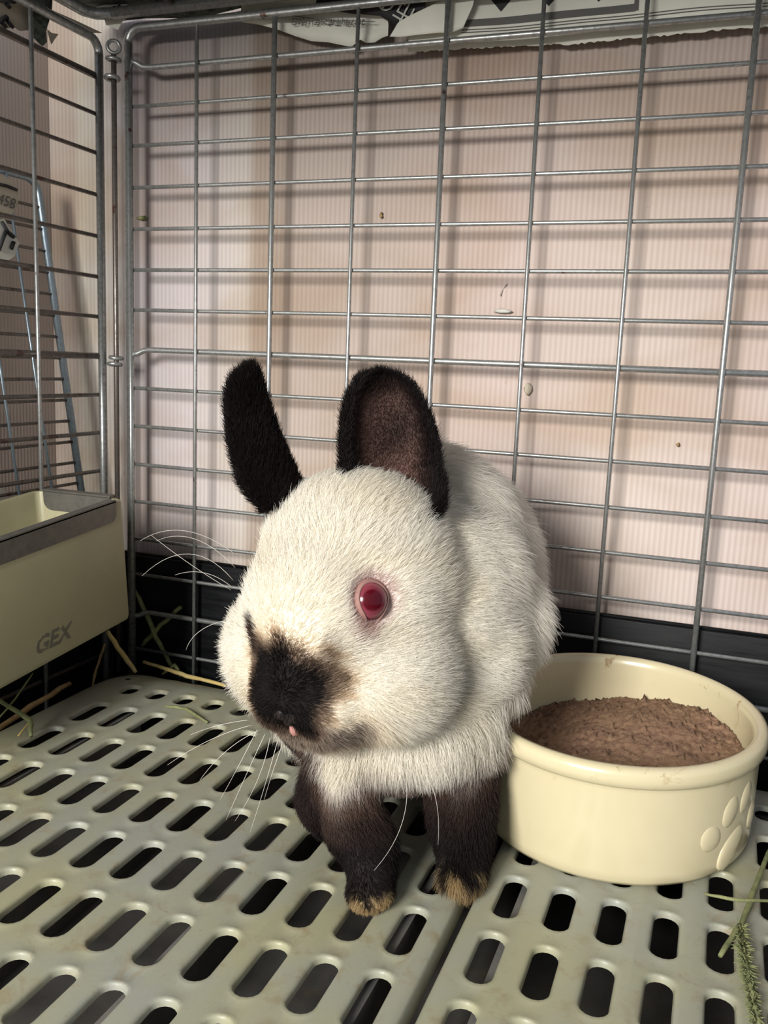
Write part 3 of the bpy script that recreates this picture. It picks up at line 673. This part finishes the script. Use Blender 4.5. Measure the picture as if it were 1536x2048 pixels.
tag(obj('hay_seed_head', bm, STRAW_G, origin=sp_[0]), 'fuzzy green seed head at the lower right corner', 'hay', 'loose hay stalks')
# ---------------------------------------------------------------- rabbit
HC = at(712, 1214, 34.5)                       # middle of the head
F = Vector((-0.13, -0.94, -0.31)).normalized() # where the face points
U = (Vector((0, 0, 1)) - F * F.z).normalized(); L = U.cross(F).normalized() * -1
if L.x < 0: L = -L
def hd(f, l, u): return HC + F * f + L * l + U * u
def to_head(P):
    """numpy points -> head coordinates (forward, left, up)"""
    D = P - np.array(HC); return D @ np.array(F), D @ np.array(L), D @ np.array(U)
BALLS = []   # (centre, axes (3 vectors), radii)
W3 = (Vector((1, 0, 0)), Vector((0, 1, 0)), Vector((0, 0, 1)))
H3 = (F, L, U)
def ball(c, r, ax=W3): BALLS.append((Vector(c), ax, r))
ball(hd(-0.5, 0, 0.9), (4.0, 3.9, 4.3), H3)           # skull
ball(hd(1.6, 0, 1.2), (3.2, 3.0, 2.9), H3)            # forehead
ball(hd(1.3, 2.1, -1.3), (2.7, 2.3, 2.6), H3)         # cheeks
ball(hd(1.3, -2.4, -1.3), (2.75, 2.4, 2.65), H3)
ball(hd(3.2, 0, -0.4), (2.2, 2.1, 2.1), H3)           # bridge of the nose
ball(hd(4.0, 0.85, -1.35), (1.45, 1.35, 1.45), H3)    # muzzle pads
ball(hd(4.0, -0.85, -1.35), (1.45, 1.35, 1.45), H3)
ball(hd(3.0, 0, -2.6), (1.9, 1.9, 1.3), H3)           # chin
NK = Vector((16.6, -13.8, 10.1))
ball(NK, (4.5, 3.6, 4.7))                              # neck ruff
TB = Vector((15.75, -8.6, 10.2))
ball(TB, (5.35, 5.8, 5.6))                             # trunk
ball((13.1, -8.0, 5.0), (4.9, 6.0, 4.9))               # haunches
ball((16.1, -10.4, 12.0), (4.3, 3.7, 4.4))             # shoulders
ball((17.2, -15.2, 5.9), (3.1, 2.6, 2.9))              # chest
ball(at(945, 1335, 37.3), (2.1, 2.0, 1.8))                # loose fur of the flank
ball(at(985, 1240, 38.3), (2.3, 2.0, 2.4))
ball(at(925, 1180, 37.0), (2.5, 2.3, 3.3))
ball(at(880, 1390, 36.0), (2.3, 2.0, 1.8))
ball(at(930, 1295, 36.3), (2.3, 2.0, 2.6))
ball((15.2, -2.6, 2.6), (1.5, 1.3, 1.5))               # tail
def limb(pts, rs, n=7):
    for (a, ra), (b, rb) in zip(list(zip(pts, rs)), list(zip(pts, rs))[1:]):
        for k in range(n):
            t_ = k / n; ball(a.lerp(b, t_), (ra + (rb - ra) * t_,) * 3)
    ball(pts[-1], (rs[-1],) * 3)
PAWL, PAWR = at(748, 1772, 33.5), at(930, 1738, 34.9)
limb([Vector((15.9, -16.0, 5.6)), at(668, 1600, 34.9), at(735, 1690, 34.3), PAWL], [1.75, 1.45, 1.12, 0.80])
ball(PAWL + Vector((-0.02, -0.35, -0.05)), (0.98, 1.15, 0.62))
limb([Vector((19.3, -13.8, 5.4)), at(922, 1620, 35.9), at(928, 1685, 35.4), PAWR], [1.6, 1.35, 1.1, 0.78])
ball(PAWR + Vector((0.0, -0.3, -0.05)), (0.92, 1.1, 0.6))
for x in (12.6, 19.0):                                 # long hind feet under the trunk
    ball((x, -9.5, 0.85), (1.2, 3.4, 0.75))

def build_body():
    bm = bmesh.new()
    for c, ax, r in BALLS:
        g = bmesh.ops.create_icosphere(bm, subdivisions=3, radius=1)
        A = Matrix((ax[0] * r[0], ax[1] * r[1], ax[2] * r[2])).transposed().to_4x4(); A.translation = c
        bmesh.ops.transform(bm, matrix=A, verts=g['verts'])
    me = bpy.data.meshes.new('tmp'); bm.to_mesh(me); bm.free()
    o = bpy.data.objects.new('tmp', me); COL.objects.link(o)
    md = o.modifiers.new('r', 'REMESH'); md.mode = 'VOXEL'; md.voxel_size = 0.24
    sm = o.modifiers.new('s', 'SMOOTH'); sm.factor = 0.5; sm.iterations = 20
    dg = bpy.context.evaluated_depsgraph_get(); out = bpy.data.meshes.new_from_object(o.evaluated_get(dg))
    bpy.data.objects.remove(o)
    V = np.empty(len(out.vertices) * 3); out.vertices.foreach_get('co', V)
    return out, V.reshape(-1, 3)
body_me, V = build_body()
# the flank gives way round the bowl
_dx, _dy = V[:, 0] - 24.9, V[:, 1] + 8.2; _r = np.hypot(_dx, _dy)
_t = np.clip((6.5 - V[:, 2]) / 0.8, 0, 1); _g = np.where(_r < 6.75, (6.75 - _r) * _t, 0.0)
V[:, 0] += _dx / _r * _g; V[:, 1] += _dy / _r * _g
# eye socket and mouth cleft
RT0, UP0 = Vector(ROT[0]), -Vector(ROT[1])
bvh = BVHTree.FromPolygons([Vector(v) for v in V], [tuple(p.vertices) for p in body_me.polygons])
def surf(origin, direction):
    h = bvh.ray_cast(origin, direction.normalized()); return h[0], h[1]
ray = at(749, 1200, 50) - Vector(CAM)
EP, EN = surf(Vector(CAM), ray)
EYE = EP - EN * 0.50
rE = 0.74
P2, N2 = surf(hd(1.8, -8, 1.9), L)                     # the eye on the far side
def snoise(P, s, seed=0):
    """cheap smooth 3-D noise in -1..1 from sines"""
    r = np.random.default_rng(seed); o = np.zeros(len(P))
    for k in range(6):
        d = r.normal(size=3); d /= np.linalg.norm(d); o += np.sin(P @ d * s * (0.7 + 0.25 * k) + r.uniform(0, 6.28)) 
    return o / 3.2
def sm(a, b, x):
    t_ = np.clip((x - a) / (b - a), 0, 1); return t_ * t_ * (3 - 2 * t_)
dE = np.linalg.norm(V - np.array(EP), axis=1)
V = V - np.array(EN)[None, :] * (0.30 * (1 - sm(0.35, 1.1, dE)))[:, None]
f_, l_, u_ = to_head(V)
cleft = np.exp(-(l_ / 0.22) ** 2) * sm(3.6, 4.6, f_) * sm(-1.4, -1.9, u_)
V = V - np.array(F)[None, :] * (0.35 * cleft)[:, None]
body_me.vertices.foreach_set('co', V.ravel())

# coat colour, painted where the animal has it
WHITE = np.array(srgb(246, 242, 232)); CREAMW = np.array(srgb(240, 228, 206)); DARK = np.array(srgb(38, 28, 26)); BROWN = np.array(srgb(92, 72, 62))
TAN = np.array(srgb(176, 152, 112)); PINK = np.array(srgb(186, 150, 142)); BLK = np.array(srgb(20, 15, 14)); GREYB = np.array(srgb(138, 120, 110))
PL, PR_ = np.array(PAWL), np.array(PAWR)
def coat(P):
    n1 = snoise(P, 1.6, 1); n2 = snoise(P, 4.0, 2); n3 = snoise(P, 9.0, 3)
    c = np.repeat(WHITE[None, :], len(P), 0)
    f, l, u = to_head(P); head = (f > -3.5) & (P[:, 2] > 3.4)
    def put(c, col, m): return c * (1 - m[:, None]) + col[None, :] * m[:, None]
    # muzzle: tan fringe, brown, then near-black nose saddle
    ll = l + 0.0
    d = np.sqrt((ll / 1.65) ** 2 + ((u + 0.35) / 1.75) ** 2) + 0.10 * n2 + 0.05 * n3
    lip = np.sqrt(((ll - 0.15) / 2.25) ** 2 + ((u + 2.25) / 1.15) ** 2) + 0.10 * n2
    front = sm(2.2, 3.0, f) * head
    c = put(c, CREAMW, (1 - sm(0.95, 1.55, np.minimum(d, lip))) * front * 0.8)
    c = put(c, np.array(srgb(206, 176, 138)), (1 - sm(1.0, 1.38, d + 0.08 * n3)) * front * 0.75)
    c = put(c, GREYB * 1.1, (1 - sm(0.78, 1.08, lip)) * front * 0.8)
    c = put(c, BROWN, (1 - sm(0.95, 1.2, d)) * front * 0.9)
    c = put(c, BLK, (1 - sm(0.80, 1.0, d)) * front)
    # corner stripes climbing from the saddle
    for s_, a in ((-1, 1.0), (1, 0.22)):
        dd = np.sqrt(((l - s_ * 1.45 - s_ * 0.05 * (u + 0.2)) / 0.38) ** 2 + ((u - 0.95) / 0.8) ** 2)
        c = put(c, BROWN * 0.55, (1 - sm(0.7, 1.2, dd + 0.1 * n2)) * front * a)
    # pinkish skin tone round the eye
    e = np.linalg.norm(P - np.array(EP), axis=1); e2 = np.linalg.norm(P - np.array(EP - RT0 * 0.45 - UP0 * 0.85), axis=1)
    c = put(c, PINK, (1 - sm(0.6, 1.25, e)) * 0.8); c = put(c, PINK * 1.05, (1 - sm(0.25, 0.75, e2)) * 0.8)
    if P2 is not None: c = put(c, PINK, (1 - sm(0.6, 1.15, np.linalg.norm(P - np.array(P2), axis=1))) * 0.8)
    # legs
    z = P[:, 2]
    leg = ((P[:, 1] < -11.6) & (z < 5.6)).astype(float) * (u < -3.9 + 0.3 * n2)
    topz = 4.15 + 0.35 * n1 + 0.25 * n2
    # the outer side of the left leg is dark higher up
    topz = topz - 1.05 * np.exp(-((P[:, 0] - 16.0) / 0.65) ** 2) + 1.6 * sm(15.5, 14.6, P[:, 0]) + 0.9 * sm(20.3, 21.2, P[:, 0])
    c = put(c, GREYB * 1.1, sm(1.5, 0.0, z - topz) * leg * 0.75)
    c = put(c, DARK * 1.35, sm(0.25, -0.7, z - topz) * leg)
    c = put(c, BROWN * 1.5, (0.35 + 0.4 * sm(-0.2, 0.8, n2)) * leg * sm(-1.9, -0.4, z - topz) * sm(0.6, 0.0, z - topz))
    c = put(c, BLK * 1.2, sm(2.7, 1.6, z + 0.3 * n1) * leg * 0.8)
    for Q in (PL, PR_):
        dist = np.linalg.norm((P - Q)[:, :2], axis=1)
        c = put(c, TAN, sm(0.85, 0.4, z + 0.3 * n2 + 0.2 * n3) * leg * sm(0.55, 0.95, dist) * 0.95)
    # hind feet dark
    c = put(c, DARK, ((z < 1.7) & (P[:, 1] > -13.2) & (P[:, 1] < -5)).astype(float) * sm(1.7, 1.2, z))
    # faint warm wash on the forehead, cool grey belly
    c = put(c, np.array(srgb(240, 232, 212)), 0.35 * sm(-0.3, 0.8, n1) * head * sm(0.6, 0.8, c[:, 1]))
    return np.clip(c, 0, 1)

def fur_material(name, rough=0.55, trans=0.42):
    m = bpy.data.materials.new(name); m.use_nodes = True; nt = m.node_tree; b = nt.nodes['Principled BSDF']
    at_ = nt.nodes.new('ShaderNodeAttribute'); at_.attribute_name = 'coat_colour'
    nt.links.new(at_.outputs['Color'], b.inputs['Base Color']); b.inputs['Roughness'].default_value = rough; b.inputs['Specular IOR Level'].default_value = 0.25
    tr = nt.nodes.new('ShaderNodeBsdfTranslucent'); nt.links.new(at_.outputs['Color'], tr.inputs['Color'])
    mx = nt.nodes.new('ShaderNodeMixShader'); mx.inputs[0].default_value = trans
    out = nt.nodes['Material Output']; nt.links.new(b.outputs[0], mx.inputs[1]); nt.links.new(tr.outputs[0], mx.inputs[2]); nt.links.new(mx.outputs[0], out.inputs['Surface'])
    return m
FUR = fur_material('rabbit fur'); SKIN = fur_material('rabbit skin', 0.8, 0.0)
RO = Vector((16.5, -11, 0))
rabbit = empty('rabbit', RO)
tag(rabbit, 'white rabbit with dark brown ears, nose and forelegs sitting beside the bowl', 'rabbit')
def colour_attr(me, P, cols):
    a = me.color_attributes.new('coat_colour', 'FLOAT_COLOR', 'POINT')
    a.data.foreach_set('color', np.c_[cols, np.ones(len(cols))].astype(np.float32).ravel())
colour_attr(body_me, V, coat(V))
bm = bmesh.new(); bm.from_mesh(body_me)
body = obj('body', bm, SKIN, rabbit); 

def sample(V, tris, dens_fn, total, seed):
    r = np.random.default_rng(seed)
    A, Bq, C_ = V[tris[:, 0]], V[tris[:, 1]], V[tris[:, 2]]
    nrm = np.cross(Bq - A, C_ - A); area = np.linalg.norm(nrm, axis=1) / 2
    cen = (A + Bq + C_) / 3; wgt = area * dens_fn(cen); wgt /= wgt.sum()
    idx = r.choice(len(tris), total, p=wgt); s_ = np.sqrt(r.random(total)); t_ = r.random(total)
    P = A[idx] * (1 - s_)[:, None] + Bq[idx] * (s_ * (1 - t_))[:, None] + C_[idx] * (s_ * t_)[:, None]
    return P, idx
def vnormals(V, tris):
    n = np.zeros_like(V); fn = np.cross(V[tris[:, 1]] - V[tris[:, 0]], V[tris[:, 2]] - V[tris[:, 0]])
    for k in range(3): np.add.at(n, tris[:, k], fn)
    return n / (np.linalg.norm(n, axis=1)[:, None] + 1e-9)
def make_fur(name, P, N, comb, length, cols, rad, parent, seed, lift=0.55, npt=5, wild=0.22, kind='stuff', droop=0.25):
    r = np.random.default_rng(seed); n = len(P)
    T = comb - N * (comb * N).sum(1)[:, None]; T /= (np.linalg.norm(T, axis=1)[:, None] + 1e-6)
    W_ = r.normal(size=(n, 3)) * wild
    pts = np.empty((n, npt, 3)); pts[:, 0] = P - N * 0.03
    step = (length / (npt - 1))[:, None]
    for k in range(1, npt):
        q = (k - 0.5) / (npt - 1)
        d = N * (lift * (1 - 0.75 * q)) + T * (0.45 + 0.55 * q) + W_ + np.array([0, 0, -droop * q])[None, :]
        d /= np.linalg.norm(d, axis=1)[:, None]
        pts[:, k] = pts[:, k - 1] + d * step
    h = bpy.data.hair_curves.new(name); h.add_curves([npt] * n)
    off = np.array(parent_origin(parent))
    h.position_data.foreach_set('vector', ((pts - off) * K).astype(np.float32).ravel())
    prof = np.linspace(1, 0, npt) ** 0.8 * 0.85 + 0.15
    rr = (rad[:, None] * prof[None, :] * K).astype(np.float32).ravel()
    ra = h.attributes.get('radius') or h.attributes.new('radius', 'FLOAT', 'POINT'); ra.data.foreach_set('value', rr)
    ca = h.attributes.new('coat_colour', 'FLOAT_COLOR', 'CURVE')
    shade = (1 + r.normal(size=n) * 0.05)[:, None]
    ca.data.foreach_set('color', np.c_[np.clip(cols * shade, 0, 1), np.ones(n)].astype(np.float32).ravel())
    h.materials.append(FUR)
    o = bpy.data.objects.new(name, h); link(o, parent); o['kind'] = kind
    return o
def parent_origin(q):
    s_ = Vector((0, 0, 0))
    while q is not None: s_ = s_ + q.location / K; q = q.parent
    return s_
body_me.calc_loop_triangles()
tris = np.empty(len(body_me.loop_triangles) * 3, dtype=np.int64); body_me.loop_triangles.foreach_get('vertices', tris); tris = tris.reshape(-1, 3)
VN = vnormals(V, tris)
if ((V - V.mean(0)) * VN).sum(1).mean() < 0: VN = -VN
def dens(c):
    f, l, u = to_head(c); d = np.ones(len(c))
    d[(f > -3)] = 1.6; d[c[:, 2] < 0.25] = 0.2
    d[c[:, 1] > -5] *= 0.5
    leg = (c[:, 2] < 4.5) & (c[:, 1] < -12); d[leg] = 2.0
    e = np.linalg.norm(c - np.array(EP), axis=1); d[e < 0.53] = 0
    if P2 is not None: d[np.linalg.norm(c - np.array(P2), axis=1) < 0.58] = 0
    nose = (f > 4.9) & (np.abs(l) < 0.45) & (u < -0.9) & (u > -1.9); d[nose] *= 0.8
    return d
NF = 430000
P, idx = sample(V, tris, dens, NF, 11)
N = VN[tris[idx, 0]]
f, l, u = to_head(P)
headw = (sm(-4.0, -1.5, f) * sm(-4.6, -3.7, u))[:, None]
# combing: back over the face, down and back over the body, down the legs
muz = hd(5.3, 0, -0.7)
comb_head = (P - np.array(muz)); comb_head /= np.linalg.norm(comb_head, axis=1)[:, None]; comb_head = comb_head + np.array([0, 0.25, 0])
comb_body = np.stack([0.15 * np.sign(P[:, 0] - 16.3), np.full(NF, 0.55), np.full(NF, -0.75)], 1)
comb = comb_head * headw + comb_body * (1 - headw)
legm = ((P[:, 2] < 4.8) & (P[:, 1] < -11.5) & (u < -3.9))
comb[legm] = np.array([0.05, -0.25, -1.0])
chest = (u < -3.9) & (P[:, 1] < -12.5) & ~legm; comb[chest] = np.array([0.05, 0.15, -1.0]) + 0.35 * np.stack([snoise(P[chest], 2.2, 31), snoise(P[chest], 2.2, 32), 0 * P[chest, 0]], 1)
comb = comb + 0.30 * np.stack([snoise(P, 1.3, 21), snoise(P, 1.3, 22), snoise(P, 1.3, 23)], 1)
e = np.linalg.norm(P - np.array(EP), axis=1)
if P2 is not None: e = np.minimum(e, np.linalg.norm(P - np.array(P2), axis=1))
ln = 0.62 + 0.45 * (1 - headw[:, 0]) + 0.25 * sm(0, -2.5, u) * headw[:, 0]
ln = ln + 0.22 * ((P[:, 2] < 7.5) & (P[:, 2] > 3.6) & (P[:, 1] < -12) & (u < -4.0))
ln[legm] = 0.55
ln[chest & (P[:, 2] < 5.2)] *= 0.75
ln = ln * (1 - 0.6 * sm(3.2, 5.0, f)) * (0.30 + 0.70 * sm(0.6, 1.7, e))
ln = ln * np.random.default_rng(5).uniform(0.65, 1.2, NF)
ln[P[:, 2] < 0.9] *= 1.15
make_fur('fur', P, N, comb, ln, coat(P), np.random.default_rng(6).uniform(0.0065, 0.0115, NF), rabbit, 12, lift=0.42, wild=0.15)

# eye
EYER = mat('red eye', srgb(120, 22, 36), 0.16, 0, 0.35, 0.0)
t = NT(EYER); gm = t.new('ShaderNodeTexCoord'); mp = t.new('ShaderNodeVectorMath', operation='DISTANCE')
t.l.new(gm.outputs['Object'], mp.inputs[0])
view = EN
pc = (EYE - parent_origin(rabbit) + (EN + (Vector(CAM) - EYE).normalized() * 0.8).normalized() * rE) * K
mp.inputs[1].default_value = pc
mr = t.new('ShaderNodeMapRange'); mr.inputs[2].default_value = 1.0 * K; t.l.new(mp.outputs['Value'], mr.inputs[0])
t.base(t.ramp(mr.outputs[0], [(0.0, srgb(70, 6, 18)), (0.34, srgb(78, 10, 22)), (0.42, srgb(120, 50, 62)), (0.62, srgb(134, 66, 76)), (0.75, srgb(80, 26, 34))]))
bm = bmesh.new(); bmesh.ops.create_uvsphere(bm, u_segments=40, v_segments=24, radius=rE, matrix=Matrix.Translation(EYE)); obj('eye', bm, EYER, rabbit)
LID = mat('pink eyelid skin', srgb(150, 112, 104), 0.7)
eu = (U - EN * U.dot(EN)).normalized(); er = eu.cross(EN).normalized()
def lid_pt(a, rr=1.0):
    x_, y_ = 0.57 * cos(a), 0.61 * sin(a)
    if sin(a) < 0: x_ *= (1 - 0.30 * (-sin(a)) ** 2); 
    if sin(a) < 0: x_ -= 0.22 * sin(a) ** 2; y_ *= 1.0 + 0.22 * sin(a) ** 2
    d = er * x_ * rr + eu * y_ * rr
    h = math.sqrt(max(0.02, rE ** 2 - d.length_squared)) 
    return EYE + d + EN * (h + 0.0)
sgn = 1 if (er.dot(Vector(ROT[0])) > 0) else -1
er = er * sgn
body_me.vertices.foreach_get('co', _tmp := np.empty(len(V) * 3)); bvh2 = BVHTree.FromPolygons([Vector(v) for v in _tmp.reshape(-1, 3)], [tuple(p.vertices) for p in body_me.polygons])
bm = bmesh.new(); NL = 48; lring = []
for j in range(8):
    ring = []
    for k in range(NL):
        a = 2 * pi * k / NL; p0 = lid_pt(a); dr = p0 - EYE; dr = dr - EN * dr.dot(EN)
        tgt = EYE + dr * 1.42
        h_, _n, _i, _d = bvh2.ray_cast(tgt + EN * 3, -EN); h_ = h_ if h_ is not None else tgt
        if j == 0: q = EYE + (p0 - EYE) * 0.96
        else:
            f_ = (j - 1) / 6; q = (EYE + (p0 - EYE) * 1.04).lerp(h_ - EN * 0.12, f_) + EN * (0.035 * sin(pi * min(1, f_ * 1.6 + 0.15)) * (1 - f_))
        ring.append(bm.verts.new(q))
    lring.append(ring)
for A_, B_ in zip(lring, lring[1:]):
    for k in range(NL): bm.faces.new((A_[k], A_[(k + 1) % NL], B_[(k + 1) % NL], B_[k]))
obj('eyelid', bm, LID, rabbit)
# second eye on the far side
if P2 is not None:
    bm = bmesh.new(); bmesh.ops.create_uvsphere(bm, u_segments=24, v_segments=16, radius=rE, matrix=Matrix.Translation(P2 - N2 * 0.52)); obj('eye', bm, EYER, rabbit)
# nose and lips
NOSE = mat('dark nose skin', srgb(34, 26, 26), 0.5)
LIP = mat('pink lip skin', srgb(176, 128, 118), 0.6)
bm = bmesh.new()
np0, nn0 = surf(hd(9, 0, -1.85), -F)
for l0, u0, rl, ru in ((0.26, -1.30, 0.34, 0.26), (-0.26, -1.30, 0.34, 0.26), (0, -1.52, 0.22, 0.26)):
    q, _n = surf(hd(9, l0, u0), -F); g = bmesh.ops.create_icosphere(bm, subdivisions=3, radius=1)
    A = Matrix((F * 0.07, L * rl * 0.9, U * ru * 0.8)).transposed().to_4x4(); A.translation = q; bmesh.ops.transform(bm, matrix=A, verts=g['verts'])
obj('nose', bm, NOSE, rabbit)
bm = bmesh.new()
lp = [surf(hd(9, 0.0, -1.85), -F)[0], surf(hd(9, 0.02, -2.12), -F)[0], surf(hd(9, 0.0, -2.35), -F)[0]]
add_tube(bm, [p_ - F * 0.07 for p_ in lp], [0.08, 0.20, 0.16], 8); obj('lip', bm, LIP, rabbit)

# ears
def ear(base, tip, width, face, cup, seed, bend=0.0, rollb=1.3, side=0.0, prof_w=(0.55, 0.78, 0.96, 1.0, 0.98, 0.88, 0.75, 0.61, 0.47, 0.32, 0.08)):
    """furred leaf shaped ear from base to tip; the hollow looks along face"""
    ax = (tip - base); Ln = ax.length; ax.normalize(); nf = (Vector(face) - ax * Vector(face).dot(ax)).normalized(); sd = ax.cross(nf).normalized()
    nu, nv = 36, 18; out = []; bm = bmesh.new()
    def wd(t_): return width * np.interp(t_, [0, 0.1, 0.25, 0.4, 0.55, 0.7, 0.82, 0.9, 0.95, 0.98, 1.0], prof_w)
    def pos(t_, s_, off):
        w_ = wd(t_) / 2; roll = cup * (1.0 + rollb * max(0, 0.35 - t_) / 0.35)
        a = s_ * roll
        rad_ = w_ / max(0.3, sin(min(roll, pi / 2)))
        x_ = (rad_ - off) * sin(a); y_ = (rad_ - off) * (1 - cos(a)) + off
        return base + ax * (Ln * t_) + sd * (x_ + side * 4 * t_ * (1 - t_) * Ln) + nf * (y_ + bend * 4 * t_ * (1 - t_) * Ln)
    Fr, Bk = [], []
    for i in range(nu + 1):
        t_ = i / nu * 0.999
        Bk.append([bm.verts.new(pos(t_, -1 + 2 * k / nv, -0.14)) for k in range(nv + 1)])
        Fr.append([bm.verts.new(pos(t_, -1 + 2 * k / nv, 0.14)) for k in range(nv + 1)])
    for i in range(nu):
        for k in range(nv):
            bm.faces.new((Bk[i][k], Bk[i][k + 1], Bk[i + 1][k + 1], Bk[i + 1][k])); bm.faces.new((Fr[i][k], Fr[i + 1][k], Fr[i + 1][k + 1], Fr[i][k + 1]))
        for k in (0, nv): bm.faces.new((Bk[i][k], Bk[i + 1][k], Fr[i + 1][k], Fr[i][k]) if k == 0 else (Bk[i][k], Fr[i][k], Fr[i + 1][k], Bk[i + 1][k]))
    for k in range(nv):
        bm.faces.new((Bk[nu][k], Bk[nu][k + 1], Fr[nu][k + 1], Fr[nu][k])); bm.faces.new((Bk[0][k], Fr[0][k], Fr[0][k + 1], Bk[0][k + 1]))
    bmesh.ops.recalc_face_normals(bm, faces=bm.faces); bmesh.ops.triangulate(bm, faces=bm.faces[:])
    bm.verts.index_update()
    EV = np.array([v_.co[:] for v_ in bm.verts]); ET = np.array([[v_.index for v_ in f_.verts] for f_ in bm.faces])
    front_id = set(v_.index for r_ in Fr for v_ in r_)
    # parametric position per vertex for colour
    tt = ((EV - np.array(base)) @ np.array(ax)) / Ln; ss = np.abs((EV - np.array(base)) @ np.array(sd)) / (np.array([wd(min(0.999, max(0, q))) for q in tt]) / 2 + 0.05)
    isf = np.array([1.0 if i in front_id else 0.0 for i in range(len(EV))])
    EC = np.repeat(np.array(srgb(26, 19, 19))[None, :], len(EV), 0)
    nz = snoise(EV, 2.2, seed)
    inner = isf * sm(0.90, 0.50, ss + 0.08 * nz) * sm(0.96, 0.78, tt)
    EC = EC * (1 - inner[:, None]) + (np.array(srgb(72, 52, 46)) * (1 + 0.55 * nz[:, None])) * inner[:, None]
    me = bpy.data.meshes.new('ear'); VN_ = vnormals(EV, ET)
    off = parent_origin(rabbit)
    for v_ in bm.verts: v_.co = (v_.co - off) * K
    bm.to_mesh(me); bm.free(); me.materials.append(SKIN); me.polygons.foreach_set('use_smooth', [True] * len(me.polygons))
    colour_attr(me, EV, EC)
    o = link(bpy.data.objects.new('ear', me), rabbit)
    n = 42000
    Pp, ix = sample(EV, ET, lambda c: np.ones(len(c)), n, seed)
    vi = ET[ix, 0]; Nn = VN_[vi]; inn = inner[vi]
    keep = np.random.default_rng(seed).random(n) > inn * 0.1
    Pp, Nn, vi, inn = Pp[keep], Nn[keep], vi[keep], inn[keep]; n = len(Pp)
    Ln_ = 0.36 * (1 - 0.62 * inn) * np.random.default_rng(seed + 1).uniform(0.6, 1.3, n)
    cb = np.repeat(np.array(ax)[None, :], n, 0) + 0.3 * np.stack([snoise(Pp, 2, 5), snoise(Pp, 2, 6), snoise(Pp, 2, 7)], 1)
    cols = EC[vi] * np.where(inn > 0.5, 1.0, 1.0)[:, None]
    make_fur('fur', Pp, Nn, cb, Ln_, cols, np.full(n, 0.011), o, seed + 2, lift=0.6, npt=4, droop=0.0)
    return o
VIEW = -Vector(ROT[2])
RT, UP = Vector(ROT[0]), -Vector(ROT[1])
ear(at(786, 1062, 34.1), at(757, 746, 34.6), 3.65, VIEW + RT * 0.25 - UP * 0.05, 0.95, 31, bend=-0.03)
ear(at(602, 998, 34.1), at(502, 733, 33.9), 3.15, (-VIEW * 0.30 - RT * 0.95 - UP * 0.3), 1.15, 41, bend=0.045, rollb=0.1, prof_w=(0.85, 0.95, 1.05, 1.02, 0.95, 0.82, 0.72, 0.62, 0.5, 0.36, 0.1))

# whiskers: each one a hair of its own
WH = mat('whisker', srgb(225, 220, 210), 0.35)
def whisker(pts, r=0.007):
    pts = [Vector(p_) for p_ in pts]; P_ = []
    n = 14                                               # smooth quadratic through three points
    a, b, c_ = pts; ctl = b * 2 - (a + c_) * 0.5
    for k in range(n + 1):
        t_ = k / n; P_.append(a * (1 - t_) ** 2 + ctl * (2 * t_ * (1 - t_)) + c_ * t_ ** 2)
    bm = bmesh.new(); add_tube(bm, P_, [r * (1 - 0.75 * k / n) + 0.003 for k in range(n + 1)], 4); obj('whisker', bm, WH, rabbit)
WD = 32.6
for (a, b, c_) in (((475, 1112), (372, 1062), (280, 1082)), ((470, 1135), (390, 1078), (312, 1082)), ((466, 1160), (378, 1108), (284, 1152)), ((462, 1180), (380, 1128), (302, 1070)),
                   ((466, 1176), (410, 1146), (350, 1150)), ((455, 1240), (400, 1262), (372, 1300))):
    whisker([at(*a, WD + 0.6), at(*b, WD), at(*c_, WD + 0.3)])
for (a, b, c_) in (((505, 1450), (420, 1480), (335, 1530)), ((515, 1458), (478, 1530), (440, 1600)), ((530, 1468), (490, 1555), (452, 1640)), ((540, 1475), (515, 1560), (470, 1642)),
                   ((555, 1482), (530, 1570), (500, 1665)), ((520, 1460), (455, 1500), (400, 1560)), ((565, 1488), (545, 1545), (528, 1600)), ((500, 1440), (440, 1450), (380, 1470))):
    whisker([at(*a, 31.6), at(*b, 31.4), at(*c_, 31.6)])
whisker([at(805, 1520, 34.0), at(806, 1640, 33.2), at(738, 1752, 33.0)])
whisker([at(845, 1540, 34.0), at(872, 1600, 33.4), at(876, 1690, 33.4)])
